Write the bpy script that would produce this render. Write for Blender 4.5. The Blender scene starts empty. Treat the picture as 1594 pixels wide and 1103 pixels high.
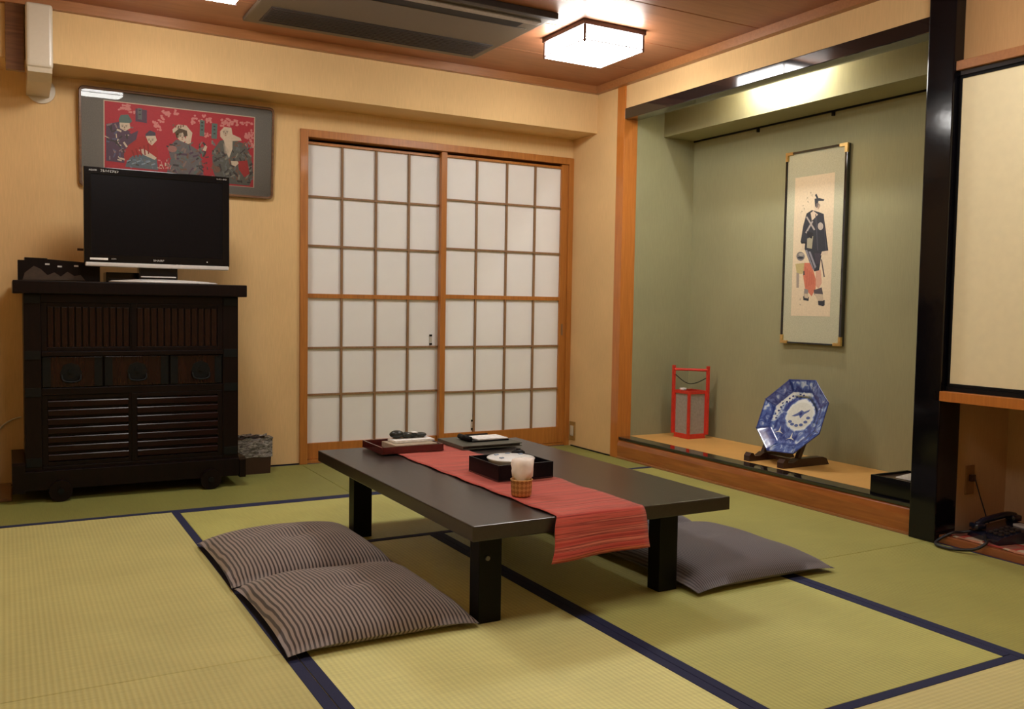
import bpy, bmesh, math, random
from mathutils import Vector, Matrix
random.seed(7)
S = bpy.context.scene
COL = S.collection
PI = math.pi

# ------------------------------------------------------------------ camera
F_PX, CX, CY, CZ, YAW, PIT, ROL = 1405.94, -3.4908, -5.3771, 0.99319, 0.512434, -0.055569, 0.0162873
fw = Vector((math.sin(YAW)*math.cos(PIT), math.cos(YAW)*math.cos(PIT), math.sin(PIT)))
r0 = Vector((math.cos(YAW), -math.sin(YAW), 0)); u0 = r0.cross(fw)
rr = r0*math.cos(ROL)+u0*math.sin(ROL); uu = -r0*math.sin(ROL)+u0*math.cos(ROL)
cd = bpy.data.cameras.new('camera'); cam = bpy.data.objects.new('camera', cd); COL.objects.link(cam)
cam.matrix_world = Matrix(((rr.x, uu.x, -fw.x, CX), (rr.y, uu.y, -fw.y, CY), (rr.z, uu.z, -fw.z, CZ), (0, 0, 0, 1)))
cd.sensor_fit = 'HORIZONTAL'; cd.sensor_width = 36; cd.lens = F_PX/1594*36; cd.clip_start = .02
S.camera = cam

# ------------------------------------------------------------------ world, exposure, lamp strengths
w = bpy.data.worlds.new('world'); S.world = w; w.use_nodes = True
w.node_tree.nodes['Background'].inputs[0].default_value = (.9, .8, .7, 1)
w.node_tree.nodes['Background'].inputs[1].default_value = .02
S.view_settings.view_transform = 'Standard'; S.view_settings.look = 'None'
S.view_settings.exposure = 1.4; S.view_settings.gamma = 1; S.view_settings.use_curve_mapping = False
LAMP_STRENGTH = 12.0          # four ceiling lamps
LAMP_DIM = .8                # the two lamps nearer the viewer are dimmer
LAMP_COLOUR = (1.0, .98, .93)
TUBE_STRENGTH = 75.0          # fluorescent tube behind the alcove lintel
TUBE_COLOUR = (1.0, 1.0, .98)

# ------------------------------------------------------------------ materials
def nt(name):
    m = bpy.data.materials.new(name); m.use_nodes = True
    t = m.node_tree; return m, t, t.nodes, t.links, t.nodes['Principled BSDF']
def ramp(N, stops):
    r = N.new('ShaderNodeValToRGB'); e = r.color_ramp.elements
    while len(e) < len(stops): e.new(.5)
    for k, (p, c) in zip(e, stops):
        k.position = p; k.color = (*c, 1)
    return r
def plain(name, c, rough=.5, metal=0, coat=0, bump=0, bscale=60, spec=.5, var=1.0):
    m, t, N, L, b = nt(name)
    b.inputs['Roughness'].default_value = rough; b.inputs['Metallic'].default_value = metal
    b.inputs['Coat Weight'].default_value = coat; b.inputs['Coat Roughness'].default_value = .06
    b.inputs['Specular IOR Level'].default_value = spec
    tc = N.new('ShaderNodeTexCoord'); n = N.new('ShaderNodeTexNoise'); n.inputs['Scale'].default_value = bscale
    L.new(tc.outputs['Object'], n.inputs['Vector'])
    r = ramp(N, [(.3, tuple(x*(1-.12*var) for x in c)), (.7, tuple(min(1, x*(1+.1*var)) for x in c))])
    L.new(n.outputs['Fac'], r.inputs['Fac']); L.new(r.outputs['Color'], b.inputs['Base Color'])
    if bump:
        bp = N.new('ShaderNodeBump'); bp.inputs['Strength'].default_value = bump; bp.inputs['Distance'].default_value = .002
        L.new(n.outputs['Fac'], bp.inputs['Height']); L.new(bp.outputs['Normal'], b.inputs['Normal'])
    return m
def wood(name, c1, c2, axis='Y', rough=.4, scale=7, coat=0, stretch=14, spec=.5):
    m, t, N, L, b = nt(name)
    tc = N.new('ShaderNodeTexCoord'); mp = N.new('ShaderNodeMapping')
    sc = {'X': (1, stretch, stretch), 'Y': (stretch, 1, stretch), 'Z': (stretch, stretch, 1)}[axis]
    mp.inputs['Scale'].default_value = sc
    L.new(tc.outputs['Object'], mp.inputs['Vector'])
    n = N.new('ShaderNodeTexNoise'); n.inputs['Scale'].default_value = scale; n.inputs['Detail'].default_value = 6
    n.inputs['Distortion'].default_value = .6
    L.new(mp.outputs[0], n.inputs['Vector'])
    r = ramp(N, [(.3, c1), (.7, c2)]); L.new(n.outputs['Fac'], r.inputs['Fac']); L.new(r.outputs['Color'], b.inputs['Base Color'])
    b.inputs['Roughness'].default_value = rough; b.inputs['Coat Weight'].default_value = coat; b.inputs['Coat Roughness'].default_value = .08
    b.inputs['Specular IOR Level'].default_value = spec
    bp = N.new('ShaderNodeBump'); bp.inputs['Strength'].default_value = .15; bp.inputs['Distance'].default_value = .001
    L.new(n.outputs['Fac'], bp.inputs['Height']); L.new(bp.outputs['Normal'], b.inputs['Normal'])
    return m
def wallpaper(name, c):
    """woven wall cloth: fine vertical threads, soft mottling"""
    m, t, N, L, b = nt(name)
    tc = N.new('ShaderNodeTexCoord'); mp = N.new('ShaderNodeMapping'); mp.inputs['Scale'].default_value = (220, 220, 14)
    L.new(tc.outputs['Object'], mp.inputs['Vector'])
    n = N.new('ShaderNodeTexNoise'); n.inputs['Scale'].default_value = 1; n.inputs['Detail'].default_value = 3
    L.new(mp.outputs[0], n.inputs['Vector'])
    n2 = N.new('ShaderNodeTexNoise'); n2.inputs['Scale'].default_value = 2.5; L.new(tc.outputs['Object'], n2.inputs['Vector'])
    mx = N.new('ShaderNodeMath'); mx.operation = 'MULTIPLY_ADD'; mx.inputs[1].default_value = .5
    L.new(n.outputs['Fac'], mx.inputs[0])
    mh = N.new('ShaderNodeMath'); mh.operation = 'MULTIPLY'; mh.inputs[1].default_value = .5
    L.new(n2.outputs['Fac'], mh.inputs[0]); L.new(mh.outputs[0], mx.inputs[2])
    r = ramp(N, [(.3, tuple(x*.9 for x in c)), (.7, tuple(x*1.08 for x in c))])
    L.new(mx.outputs[0], r.inputs['Fac']); L.new(r.outputs['Color'], b.inputs['Base Color'])
    b.inputs['Roughness'].default_value = .9
    bp = N.new('ShaderNodeBump'); bp.inputs['Strength'].default_value = .2; bp.inputs['Distance'].default_value = .001
    L.new(n.outputs['Fac'], bp.inputs['Height']); L.new(bp.outputs['Normal'], b.inputs['Normal'])
    return m
def rush(name, c, axis, pitch=.0155, bump=.5):
    """woven rush mat: fine ribs running along `axis`, short cross fibres"""
    m, t, N, L, b = nt(name)
    tc = N.new('ShaderNodeTexCoord'); sp = N.new('ShaderNodeSeparateXYZ'); L.new(tc.outputs['Object'], sp.inputs[0])
    across = sp.outputs['X' if axis == 'Y' else 'Y']
    mu = N.new('ShaderNodeMath'); mu.operation = 'MULTIPLY'; mu.inputs[1].default_value = 2*PI/pitch; L.new(across, mu.inputs[0])
    si = N.new('ShaderNodeMath'); si.operation = 'SINE'; L.new(mu.outputs[0], si.inputs[0])
    ab = N.new('ShaderNodeMath'); ab.operation = 'MULTIPLY_ADD'; ab.inputs[1].default_value = .5; ab.inputs[2].default_value = .5; L.new(si.outputs[0], ab.inputs[0])
    mp = N.new('ShaderNodeMapping'); mp.inputs['Scale'].default_value = (9, 330, 9) if axis == 'Y' else (330, 9, 9)
    L.new(tc.outputs['Object'], mp.inputs['Vector'])
    n = N.new('ShaderNodeTexNoise'); n.inputs['Scale'].default_value = 1; n.inputs['Detail'].default_value = 2; L.new(mp.outputs[0], n.inputs['Vector'])
    n2 = N.new('ShaderNodeTexNoise'); n2.inputs['Scale'].default_value = 3; L.new(tc.outputs['Object'], n2.inputs['Vector'])
    r = ramp(N, [(.32, tuple(x*.84 for x in c)), (.7, tuple(x*1.12 for x in c))])
    mm = N.new('ShaderNodeMath'); mm.operation = 'MULTIPLY_ADD'; mm.inputs[1].default_value = .45; L.new(n.outputs['Fac'], mm.inputs[0])
    m2 = N.new('ShaderNodeMath'); m2.operation = 'MULTIPLY_ADD'; m2.inputs[1].default_value = .14; L.new(ab.outputs[0], m2.inputs[0])
    m3 = N.new('ShaderNodeMath'); m3.operation = 'MULTIPLY'; m3.inputs[1].default_value = .42; L.new(n2.outputs['Fac'], m3.inputs[0])
    L.new(m3.outputs[0], m2.inputs[2]); L.new(m2.outputs[0], mm.inputs[2])
    L.new(mm.outputs[0], r.inputs['Fac']); L.new(r.outputs['Color'], b.inputs['Base Color'])
    b.inputs['Roughness'].default_value = .55
    b.inputs['Specular IOR Level'].default_value = .35
    bp = N.new('ShaderNodeBump'); bp.inputs['Strength'].default_value = bump; bp.inputs['Distance'].default_value = .0015
    L.new(ab.outputs[0], bp.inputs['Height']); L.new(bp.outputs['Normal'], b.inputs['Normal'])
    return m
def stripes(name, ca, cb, axis, pitch, duty=.5, rough=.9):
    m, t, N, L, b = nt(name)
    tc = N.new('ShaderNodeTexCoord'); sp = N.new('ShaderNodeSeparateXYZ'); L.new(tc.outputs['Object'], sp.inputs[0])
    dn = N.new('ShaderNodeTexNoise'); dn.inputs['Scale'].default_value = 5; L.new(tc.outputs['Object'], dn.inputs['Vector'])
    ad = N.new('ShaderNodeMath'); ad.operation = 'MULTIPLY_ADD'; ad.inputs[1].default_value = .02
    L.new(dn.outputs['Fac'], ad.inputs[0]); L.new(sp.outputs[axis], ad.inputs[2])
    mu = N.new('ShaderNodeMath'); mu.operation = 'MULTIPLY'; mu.inputs[1].default_value = 2*PI/pitch; L.new(ad.outputs[0], mu.inputs[0])
    si = N.new('ShaderNodeMath'); si.operation = 'SINE'; L.new(mu.outputs[0], si.inputs[0])
    ab = N.new('ShaderNodeMath'); ab.operation = 'MULTIPLY_ADD'; ab.inputs[1].default_value = .5; ab.inputs[2].default_value = .5; L.new(si.outputs[0], ab.inputs[0])
    r = ramp(N, [(duty-.15, ca), (duty+.15, cb)]); L.new(ab.outputs[0], r.inputs['Fac'])
    L.new(r.outputs['Color'], b.inputs['Base Color']); b.inputs['Roughness'].default_value = rough
    b.inputs['Sheen Weight'].default_value = .2
    n = N.new('ShaderNodeTexNoise'); n.inputs['Scale'].default_value = 350; L.new(tc.outputs['Object'], n.inputs['Vector'])
    bp = N.new('ShaderNodeBump'); bp.inputs['Strength'].default_value = .3; bp.inputs['Distance'].default_value = .001
    L.new(n.outputs['Fac'], bp.inputs['Height']); L.new(bp.outputs['Normal'], b.inputs['Normal'])
    return m
def emit(name, c, s):
    m, t, N, L, b = nt(name)
    b.inputs['Base Color'].default_value = (.9, .9, .88, 1)
    b.inputs['Emission Color'].default_value = (*c, 1); b.inputs['Emission Strength'].default_value = s
    return m
def vcol(name, rough=.6, coat=0):
    m, t, N, L, b = nt(name)
    a = N.new('ShaderNodeVertexColor'); a.layer_name = 'Col'
    tc = N.new('ShaderNodeTexCoord'); n = N.new('ShaderNodeTexNoise'); n.inputs['Scale'].default_value = 90; L.new(tc.outputs['Object'], n.inputs['Vector'])
    mx = N.new('ShaderNodeMix'); mx.data_type = 'RGBA'; mx.blend_type = 'MULTIPLY'; mx.inputs[0].default_value = .25
    L.new(a.outputs['Color'], mx.inputs[6]); L.new(n.outputs['Fac'], mx.inputs[7]); L.new(mx.outputs[2], b.inputs['Base Color'])
    b.inputs['Roughness'].default_value = rough; b.inputs['Coat Weight'].default_value = coat
    return m
def clear_pane(name, rough=.01):
    m, t, N, L, b = nt(name)
    N.remove(b)
    fr = N.new('ShaderNodeFresnel'); fr.inputs['IOR'].default_value = 1.5
    tr = N.new('ShaderNodeBsdfTransparent'); gl = N.new('ShaderNodeBsdfGlossy'); gl.inputs['Roughness'].default_value = rough
    mx = N.new('ShaderNodeMixShader'); L.new(fr.outputs[0], mx.inputs[0]); L.new(tr.outputs[0], mx.inputs[1]); L.new(gl.outputs[0], mx.inputs[2])
    L.new(mx.outputs[0], N['Material Output'].inputs['Surface'])
    return m

M = dict(
 wall=wallpaper('beige_wall_cloth', (.72, .48, .225)),
 wallc=wallpaper('ochre_wall_cloth', (.50, .29, .125)), wallb=wallpaper('brown_wall_cloth', (.50, .33, .19)),
 green=wallpaper('moss_green_wall_cloth', (.315, .298, .165)),
 fusuma=plain('cream_door_paper', (.86, .76, .50), .85, bump=.05, bscale=25, var=.2),
 ceil=wood('ceiling_board_wood', (.32, .125, .058), (.40, .165, .080), 'X', .45, 3, 0, 10),
 trimw=wood('red_brown_trim_wood', (.30, .12, .038), (.38, .155, .052), 'X', .35, 5, .2),
 orange=wood('orange_pillar_wood', (.46, .145, .022), (.56, .19, .032), 'Z', .35, 5, .3),
 sill=wood('polished_red_sill_wood', (.27, .077, .016), (.42, .14, .03), 'Y', .28, 4, .5),
 case=wood('door_casing_wood', (.36, .125, .020), (.48, .18, .032), 'Z', .4, 5, .1),
 lattice=wood('lattice_wood', (.22, .12, .055), (.30, .165, .075), 'Z', .6, 6),
 paper=plain('shoji_paper', (.82, .81, .80), .95, bump=.18, bscale=7, var=.12),
 lacq=plain('black_lacquer', (.006, .006, .008), .08, coat=1, bscale=5),
 post=plain('black_lacquer_pillar', (.004, .0035, .005), .10, spec=.35, bump=.12, bscale=14),
 blackm=plain('matt_black', (.006, .006, .007), .5, spec=.15),
 tan=rush('tan_rush_mat', (.65, .35, .10), 'Y', .012, .3),
 heri=plain('navy_mat_border_cloth', (.011, .016, .065), .85, bump=.3, bscale=300),
 cab=wood('dark_cabinet_wood', (.005, .003, .003), (.010, .0045, .004), 'Z', .35, 5, 0, spec=.16),
 cabslat=wood('dark_red_cabinet_slat', (.009, .0035, .003), (.020, .0055, .0045), 'Z', .22, 5, 0, spec=.3),
 cabbar=wood('dark_red_cabinet_bar', (.010, .0035, .003), (.020, .0055, .005), 'X', .28, 3, 0, spec=.2),
 iron=plain('black_iron', (.010, .011, .011), .4, .2, bump=.4, bscale=80, spec=.15),
 table=wood('dark_table_wood', (.020, .013, .011), (.030, .020, .017), 'Y', .30, 4, 0, 20, spec=.6),
 tableb=plain('black_table_leg', (.004, .0038, .004), .4, spec=.15),
 steel=plain('brushed_steel', (.12, .12, .12), .4, .3),
 silver=plain('silver_plastic', (.62, .60, .58), .3, .1, var=.2),
 tvb=plain('glossy_black_plastic', (.005, .005, .006), .12, spec=.25),
 screen=plain('dark_screen', (.006, .005, .006), .3, spec=.12),
 brass=plain('brass', (.75, .52, .2), .3, 1),
 pframe=wood('brown_picture_frame', (.10, .04, .015), (.18, .08, .03), 'X', .3, 5, .5),
 pmat=plain('grey_picture_mount', (.20, .185, .16), .9, bump=.2, bscale=200),
 art=vcol('printed_paper'),
 pane=clear_pane('picture_glass'),
 smat=plain('pale_green_silk_mount', (.48, .47, .33), .8, bscale=200),
 red=plain('red_lantern_paint', (.62, .035, .02), .4, coat=.2),
 lpaper=plain('grey_lantern_paper', (.34, .31, .27), .9),
 white=plain('white_paper', (.88, .87, .84), .8),
 cream=plain('cream_plastic', (.60, .53, .42), .3, var=.15),
 gwhite=plain('white_glazed_china', (.90, .93, .95), .2, coat=.3, var=.2),
 stand=plain('dark_red_stand_wood', (.035, .010, .006), .35, coat=.3),
 tray=plain('maroon_lacquer', (.085, .012, .010), .25, coat=.5),
 folder=plain('olive_grey_leather', (.085, .085, .06), .5, bump=.3, bscale=150),
 card=plain('buff_card', (.42, .34, .25), .8),
 basket=None, napkin=plain('pinkish_white_cloth', (.92, .84, .77), .9, bump=.3, bscale=30),
 acbody=plain('taupe_aircon_plastic', (.105, .078, .052), .45, var=.3),
 acdark=plain('dark_aircon_grille', (.040, .029, .026), .5, spec=.3),
 acmetal=plain('grey_aircon_flap', (.30, .27, .24), .35, .6),
 navy=plain('navy_black_phone_plastic', (.008, .010, .022), .22, coat=.5),
 cable=plain('black_cable_rubber', (.01, .01, .012), .5),
 liner=None,
 glow=emit('lamp_glass', LAMP_COLOUR, LAMP_STRENGTH), glow_dim=emit('dim_lamp_glass', LAMP_COLOUR, LAMP_STRENGTH*LAMP_DIM), tube=emit('tube_glass', TUBE_COLOUR, TUBE_STRENGTH),
 lampwood=wood('dark_lamp_wood', (.07, .035, .03), (.12, .06, .05), 'X', .4, 5),
)
def basket_mat():
    m, t, N, L, b = nt('woven_bamboo')
    tc = N.new('ShaderNodeTexCoord'); mp = N.new('ShaderNodeMapping'); mp.inputs['Rotation'].default_value = (0, 0, PI/4)
    L.new(tc.outputs['UV'], mp.inputs['Vector'])
    ch = N.new('ShaderNodeTexChecker'); ch.inputs['Scale'].default_value = 22
    ch.inputs['Color1'].default_value = (.62, .33, .11, 1); ch.inputs['Color2'].default_value = (.40, .18, .05, 1)
    L.new(mp.outputs[0], ch.inputs['Vector']); L.new(ch.outputs['Color'], b.inputs['Base Color'])
    bp = N.new('ShaderNodeBump'); bp.inputs['Strength'].default_value = .6; bp.inputs['Distance'].default_value = .002
    L.new(ch.outputs['Fac'], bp.inputs['Height']); L.new(bp.outputs['Normal'], b.inputs['Normal'])
    b.inputs['Roughness'].default_value = .6
    return m
M['basket'] = basket_mat()
def liner_mat():
    m, t, N, L, b = nt('clear_grey_bin_liner')
    b.inputs['Base Color'].default_value = (.14, .12, .11, 1); b.inputs['Roughness'].default_value = .18
    b.inputs['Coat Weight'].default_value = .6
    tc = N.new('ShaderNodeTexCoord'); mp = N.new('ShaderNodeMapping'); mp.inputs['Scale'].default_value = (25, 25, 60)
    n = N.new('ShaderNodeTexNoise'); n.inputs['Scale'].default_value = 1; n.inputs['Distortion'].default_value = 2
    L.new(tc.outputs['Object'], mp.inputs['Vector']); L.new(mp.outputs[0], n.inputs['Vector'])
    r = ramp(N, [(.35, (.05, .04, .035)), (.7, (.36, .33, .31))]); L.new(n.outputs['Fac'], r.inputs['Fac']); L.new(r.outputs['Color'], b.inputs['Base Color'])
    bp = N.new('ShaderNodeBump'); bp.inputs['Strength'].default_value = 1; bp.inputs['Distance'].default_value = .006
    L.new(n.outputs['Fac'], bp.inputs['Height']); L.new(bp.outputs['Normal'], b.inputs['Normal'])
    return m
M['liner'] = liner_mat()
def runner_mat(name, base):
    m, t, N, L, b = nt(name)
    uv = N.new('ShaderNodeTexCoord'); sp = N.new('ShaderNodeSeparateXYZ'); L.new(uv.outputs['UV'], sp.inputs[0])
    cb = N.new('ShaderNodeCombineXYZ'); mu = N.new('ShaderNodeMath'); mu.operation = 'MULTIPLY'; mu.inputs[1].default_value = 62
    L.new(sp.outputs['Y'], mu.inputs[0]); L.new(mu.outputs[0], cb.inputs['Y'])
    mu2 = N.new('ShaderNodeMath'); mu2.operation = 'MULTIPLY'; mu2.inputs[1].default_value = .6
    L.new(sp.outputs['X'], mu2.inputs[0]); L.new(mu2.outputs[0], cb.inputs['X'])
    n = N.new('ShaderNodeTexNoise'); n.inputs['Scale'].default_value = 1; n.inputs['Detail'].default_value = 4; n.inputs['Roughness'].default_value = .7
    L.new(cb.outputs[0], n.inputs['Vector'])
    r = ramp(N, base); L.new(n.outputs['Fac'], r.inputs['Fac']); L.new(r.outputs['Color'], b.inputs['Base Color'])
    b.inputs['Roughness'].default_value = .85; b.inputs['Sheen Weight'].default_value = .15
    n2 = N.new('ShaderNodeTexNoise'); n2.inputs['Scale'].default_value = 300; L.new(uv.outputs['UV'], n2.inputs['Vector'])
    ad = N.new('ShaderNodeMath'); ad.operation = 'ADD'; L.new(n.outputs['Fac'], ad.inputs[0]); L.new(n2.outputs['Fac'], ad.inputs[1])
    bp = N.new('ShaderNodeBump'); bp.inputs['Strength'].default_value = .4; bp.inputs['Distance'].default_value = .002
    L.new(ad.outputs[0], bp.inputs['Height']); L.new(bp.outputs['Normal'], b.inputs['Normal'])
    return m
M['runner'] = runner_mat('red_striped_cloth', [(.34, (.20, .022, .018)), (.42, (.52, .055, .042)), (.50, (.62, .11, .075)), (.56, (.26, .03, .025)), (.64, (.70, .19, .13))])

# ------------------------------------------------------------------ geometry helpers
def bm_new(): return bmesh.new()
def add_box(bm, x0, x1, y0, y1, z0, z1, bevel=0, seg=2):
    x0, x1 = min(x0, x1), max(x0, x1); y0, y1 = min(y0, y1), max(y0, y1); z0, z1 = min(z0, z1), max(z0, z1)
    v = [bm.verts.new(p) for p in ((x0, y0, z0), (x1, y0, z0), (x1, y1, z0), (x0, y1, z0), (x0, y0, z1), (x1, y0, z1), (x1, y1, z1), (x0, y1, z1))]
    fs = [bm.faces.new([v[i] for i in q]) for q in ((0, 3, 2, 1), (4, 5, 6, 7), (0, 1, 5, 4), (1, 2, 6, 5), (2, 3, 7, 6), (3, 0, 4, 7))]
    if bevel:
        es = list({e for f in fs for e in f.edges})
        bmesh.ops.bevel(bm, geom=es, offset=bevel, segments=seg, affect='EDGES', profile=.6)
    return bm
def box_bm(*a, **k): return add_box(bm_new(), *a, **k)
def add_cyl(bm, p0, p1, r, n=16, r1=None):
    p0 = Vector(p0); p1 = Vector(p1); d = (p1-p0).normalized()
    a = d.orthogonal().normalized(); b = d.cross(a); r1 = r if r1 is None else r1
    A = [bm.verts.new(p0+r*(math.cos(2*PI*i/n)*a+math.sin(2*PI*i/n)*b)) for i in range(n)]
    B = [bm.verts.new(p1+r1*(math.cos(2*PI*i/n)*a+math.sin(2*PI*i/n)*b)) for i in range(n)]
    for i in range(n): bm.faces.new((A[i], A[(i+1) % n], B[(i+1) % n], B[i]))
    bm.faces.new(A[::-1]); bm.faces.new(B)
    return bm
def add_lathe(bm, prof, c=(0, 0, 0), n=32, rad_fn=None):
    rings = []
    for (r, z) in prof:
        ring = []
        for i in range(n):
            a = 2*PI*i/n; k = rad_fn(a, z) if rad_fn else 1
            ring.append(bm.verts.new((c[0]+r*k*math.cos(a), c[1]+r*k*math.sin(a), c[2]+z)))
        rings.append(ring)
    uvl = bm.loops.layers.uv.verify()
    for j in range(len(rings)-1):
        for i in range(n):
            f = bm.faces.new((rings[j][i], rings[j][(i+1) % n], rings[j+1][(i+1) % n], rings[j+1][i]))
            us = ((i/n), ((i+1)/n), ((i+1)/n), (i/n)); vs = (prof[j][1], prof[j][1], prof[j+1][1], prof[j+1][1])
            for lp, uu_, vv_ in zip(f.loops, us, vs): lp[uvl].uv = (uu_, vv_*4)
    for ring, rev in ((rings[0], True), (rings[-1], False)):
        if prof[0 if rev else -1][0] > 1e-4: bm.faces.new(ring[::-1] if rev else ring)
    return bm
def add_tube(bm, pts, r, n=8):
    pts = [Vector(p) for p in pts]; prev = None; up = None
    for i, p in enumerate(pts):
        d = (pts[min(i+1, len(pts)-1)]-pts[max(i-1, 0)]).normalized()
        if up is None: up = d.orthogonal().normalized()
        up = (up-d*up.dot(d)).normalized(); b = d.cross(up)
        ring = [bm.verts.new(p+r*(math.cos(2*PI*k/n)*up+math.sin(2*PI*k/n)*b)) for k in range(n)]
        if prev:
            for k in range(n): bm.faces.new((prev[k], prev[(k+1) % n], ring[(k+1) % n], ring[k]))
        else: bm.faces.new(ring[::-1])
        prev = ring
    bm.faces.new(prev)
    return bm
def smooth_pts(P, n=8):
    P = [Vector(p) for p in P]; out = []
    for i in range(len(P)-1):
        a, b, c, d = P[max(i-1, 0)], P[i], P[i+1], P[min(i+2, len(P)-1)]
        for k in range(n):
            t = k/n
            out.append(.5*((2*b)+(-a+c)*t+(2*a-5*b+4*c-d)*t*t+(-a+3*b-3*c+d)*t**3))
    return out+[P[-1]]
def add_prism(bm, poly, axis, a0, a1):
    """extrude a 2D outline along axis; poly gives the other two coordinates in xyz order"""
    def P(u, v, a): return {'X': (a, u, v), 'Y': (u, a, v), 'Z': (u, v, a)}[axis]
    A = [bm.verts.new(P(u, v, a0)) for u, v in poly]; B = [bm.verts.new(P(u, v, a1)) for u, v in poly]
    n = len(poly)
    for i in range(n): bm.faces.new((A[i], A[(i+1) % n], B[(i+1) % n], B[i]))
    bm.faces.new(A[::-1]); bm.faces.new(B)
    bmesh.ops.recalc_face_normals(bm, faces=bm.faces)
    return bm
def obj(name, bm, mat, parent=None, smooth=False, **props):
    """link a bmesh (world coordinates) as one mesh object; origin moved to its base centre"""
    me = bpy.data.meshes.new(name)
    if bm.verts:
        xs = [v.co.x for v in bm.verts]; ys = [v.co.y for v in bm.verts]; zs = [v.co.z for v in bm.verts]
        o0 = Vector(((min(xs)+max(xs))/2, (min(ys)+max(ys))/2, min(zs)))
    else: o0 = Vector()
    bmesh.ops.translate(bm, verts=bm.verts, vec=-o0)
    bm.to_mesh(me); bm.free()
    o = bpy.data.objects.new(name, me); COL.objects.link(o)
    me.materials.append(M[mat] if isinstance(mat, str) else mat)
    if smooth:
        for p in me.polygons: p.use_smooth = True
    WL[o.name] = o0
    if parent is not None:
        o.parent = parent; o.location = o0-WL[parent.name]
    else: o.location = o0
    for k, v in props.items(): o[k] = v
    return o
WL = {}
def empty(name, loc, label, cat, group=None):
    o = bpy.data.objects.new(name, None); COL.objects.link(o); o.location = loc; WL[o.name] = Vector(loc)
    o.empty_display_size = .05
    o['label'] = label; o['category'] = cat; o['kind'] = 'thing'
    if group: o['group'] = group
    return o
def struct(name, bm, mat, parent=None, smooth=False, label=None, cat=None):
    o = obj(name, bm, mat, parent, smooth)
    if parent is None:
        o['kind'] = 'structure'
        if label: o['label'] = label
        if cat: o['category'] = cat
    return o
def instance(src, name, loc, parent):
    """copy that shares mesh data, at a world base point"""
    o = src.copy(); COL.objects.link(o); o.name = name
    WL[o.name] = Vector(loc); o.parent = parent
    o.location = Vector(loc)-(WL[parent.name] if parent else Vector())
    return o

# ================================================================== THE SETTING
ZC = 2.45; YF = -5.85; XW = -3.78
# ---- floor and its rush mats
fl = struct('floor', box_bm(XW-.1, 0, YF-.1, .0, -.12, -.02), 'blackm', label='floor laid with green rush mats with navy cloth borders', cat='floor')
MT = {}
def mat_for(c, ax):
    k = (c, ax)
    if k not in MT: MT[k] = rush('rush_%d' % len(MT), c, ax)
    return MT[k]
def mat(x0, x1, y0, y1, ax, c, borders=.034, thin=()):
    g = .0012
    o = obj('rush_mat', box_bm(x0+g, x1-g, y0+g, y1-g, -.02, 0, bevel=.002, seg=1), mat_for(c, ax), fl)
    ed = [('x', 0), ('x', 1)] if ax == 'Y' else [('y', 0), ('y', 1)]
    for a, s in ed:
        bw = .012 if (a, s) in thin else borders
        if a == 'x':
            xa, xb = (x0+g, x0+bw) if s == 0 else (x1-bw, x1-g)
            b = box_bm(xa, xb, y0+g, y1-g, -.001, .0016, bevel=.0007, seg=1)
        else:
            ya, yb = (y0+g, y0+bw) if s == 0 else (y1-bw, y1-g)
            b = box_bm(x0+g, x1-g, ya, yb, -.001, .0016, bevel=.0007, seg=1)
        obj('mat_border', b, 'heri', o)
GB = (.24, .24, .062); GY = (.57, .53, .21); GM = (.50, .49, .155); GR = (.36, .34, .095); GC_LIT = (.76, .74, .31); GF_LIT = (.66, .60, .27)  # front-mat lamp light and back-row sheen are put into these colours
X2, X3, X4 = -2.79, -1.88, -.95
X2 = -2.79; A = -.98
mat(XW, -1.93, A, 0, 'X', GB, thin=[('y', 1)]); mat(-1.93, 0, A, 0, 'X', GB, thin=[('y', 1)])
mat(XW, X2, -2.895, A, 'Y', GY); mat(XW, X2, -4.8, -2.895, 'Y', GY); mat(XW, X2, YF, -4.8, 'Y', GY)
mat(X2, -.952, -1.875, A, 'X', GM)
mat(X2, -1.88, -3.85, -1.875, 'Y', GC_LIT); mat(-1.88, -.952, -3.85, -1.875, 'Y', GM)
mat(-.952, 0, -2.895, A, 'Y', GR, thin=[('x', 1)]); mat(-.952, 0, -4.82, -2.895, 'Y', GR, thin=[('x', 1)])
mat(X2, -.952, -4.82, -3.85, 'X', GF_LIT); mat(X2, 0, YF, -4.82, 'X', GY)

# ---- ceiling of long boards
ce = struct('ceiling', box_bm(XW-.1, .7, YF-.1, .12, ZC+.012, ZC+.08), 'blackm', label='ceiling of wide red-brown boards running across the room', cat='ceiling')
ys = [-.26, -.79, -1.295, -1.81, -2.32, -2.83, -3.34, -3.85, -4.36, -4.87, -5.38, YF]
for a, b in zip(ys[:-1], ys[1:]):
    obj('ceiling_board', box_bm(XW, .03, b+.003, a-.003, ZC, ZC+.012, bevel=.0025, seg=1), 'ceil', ce)

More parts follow.
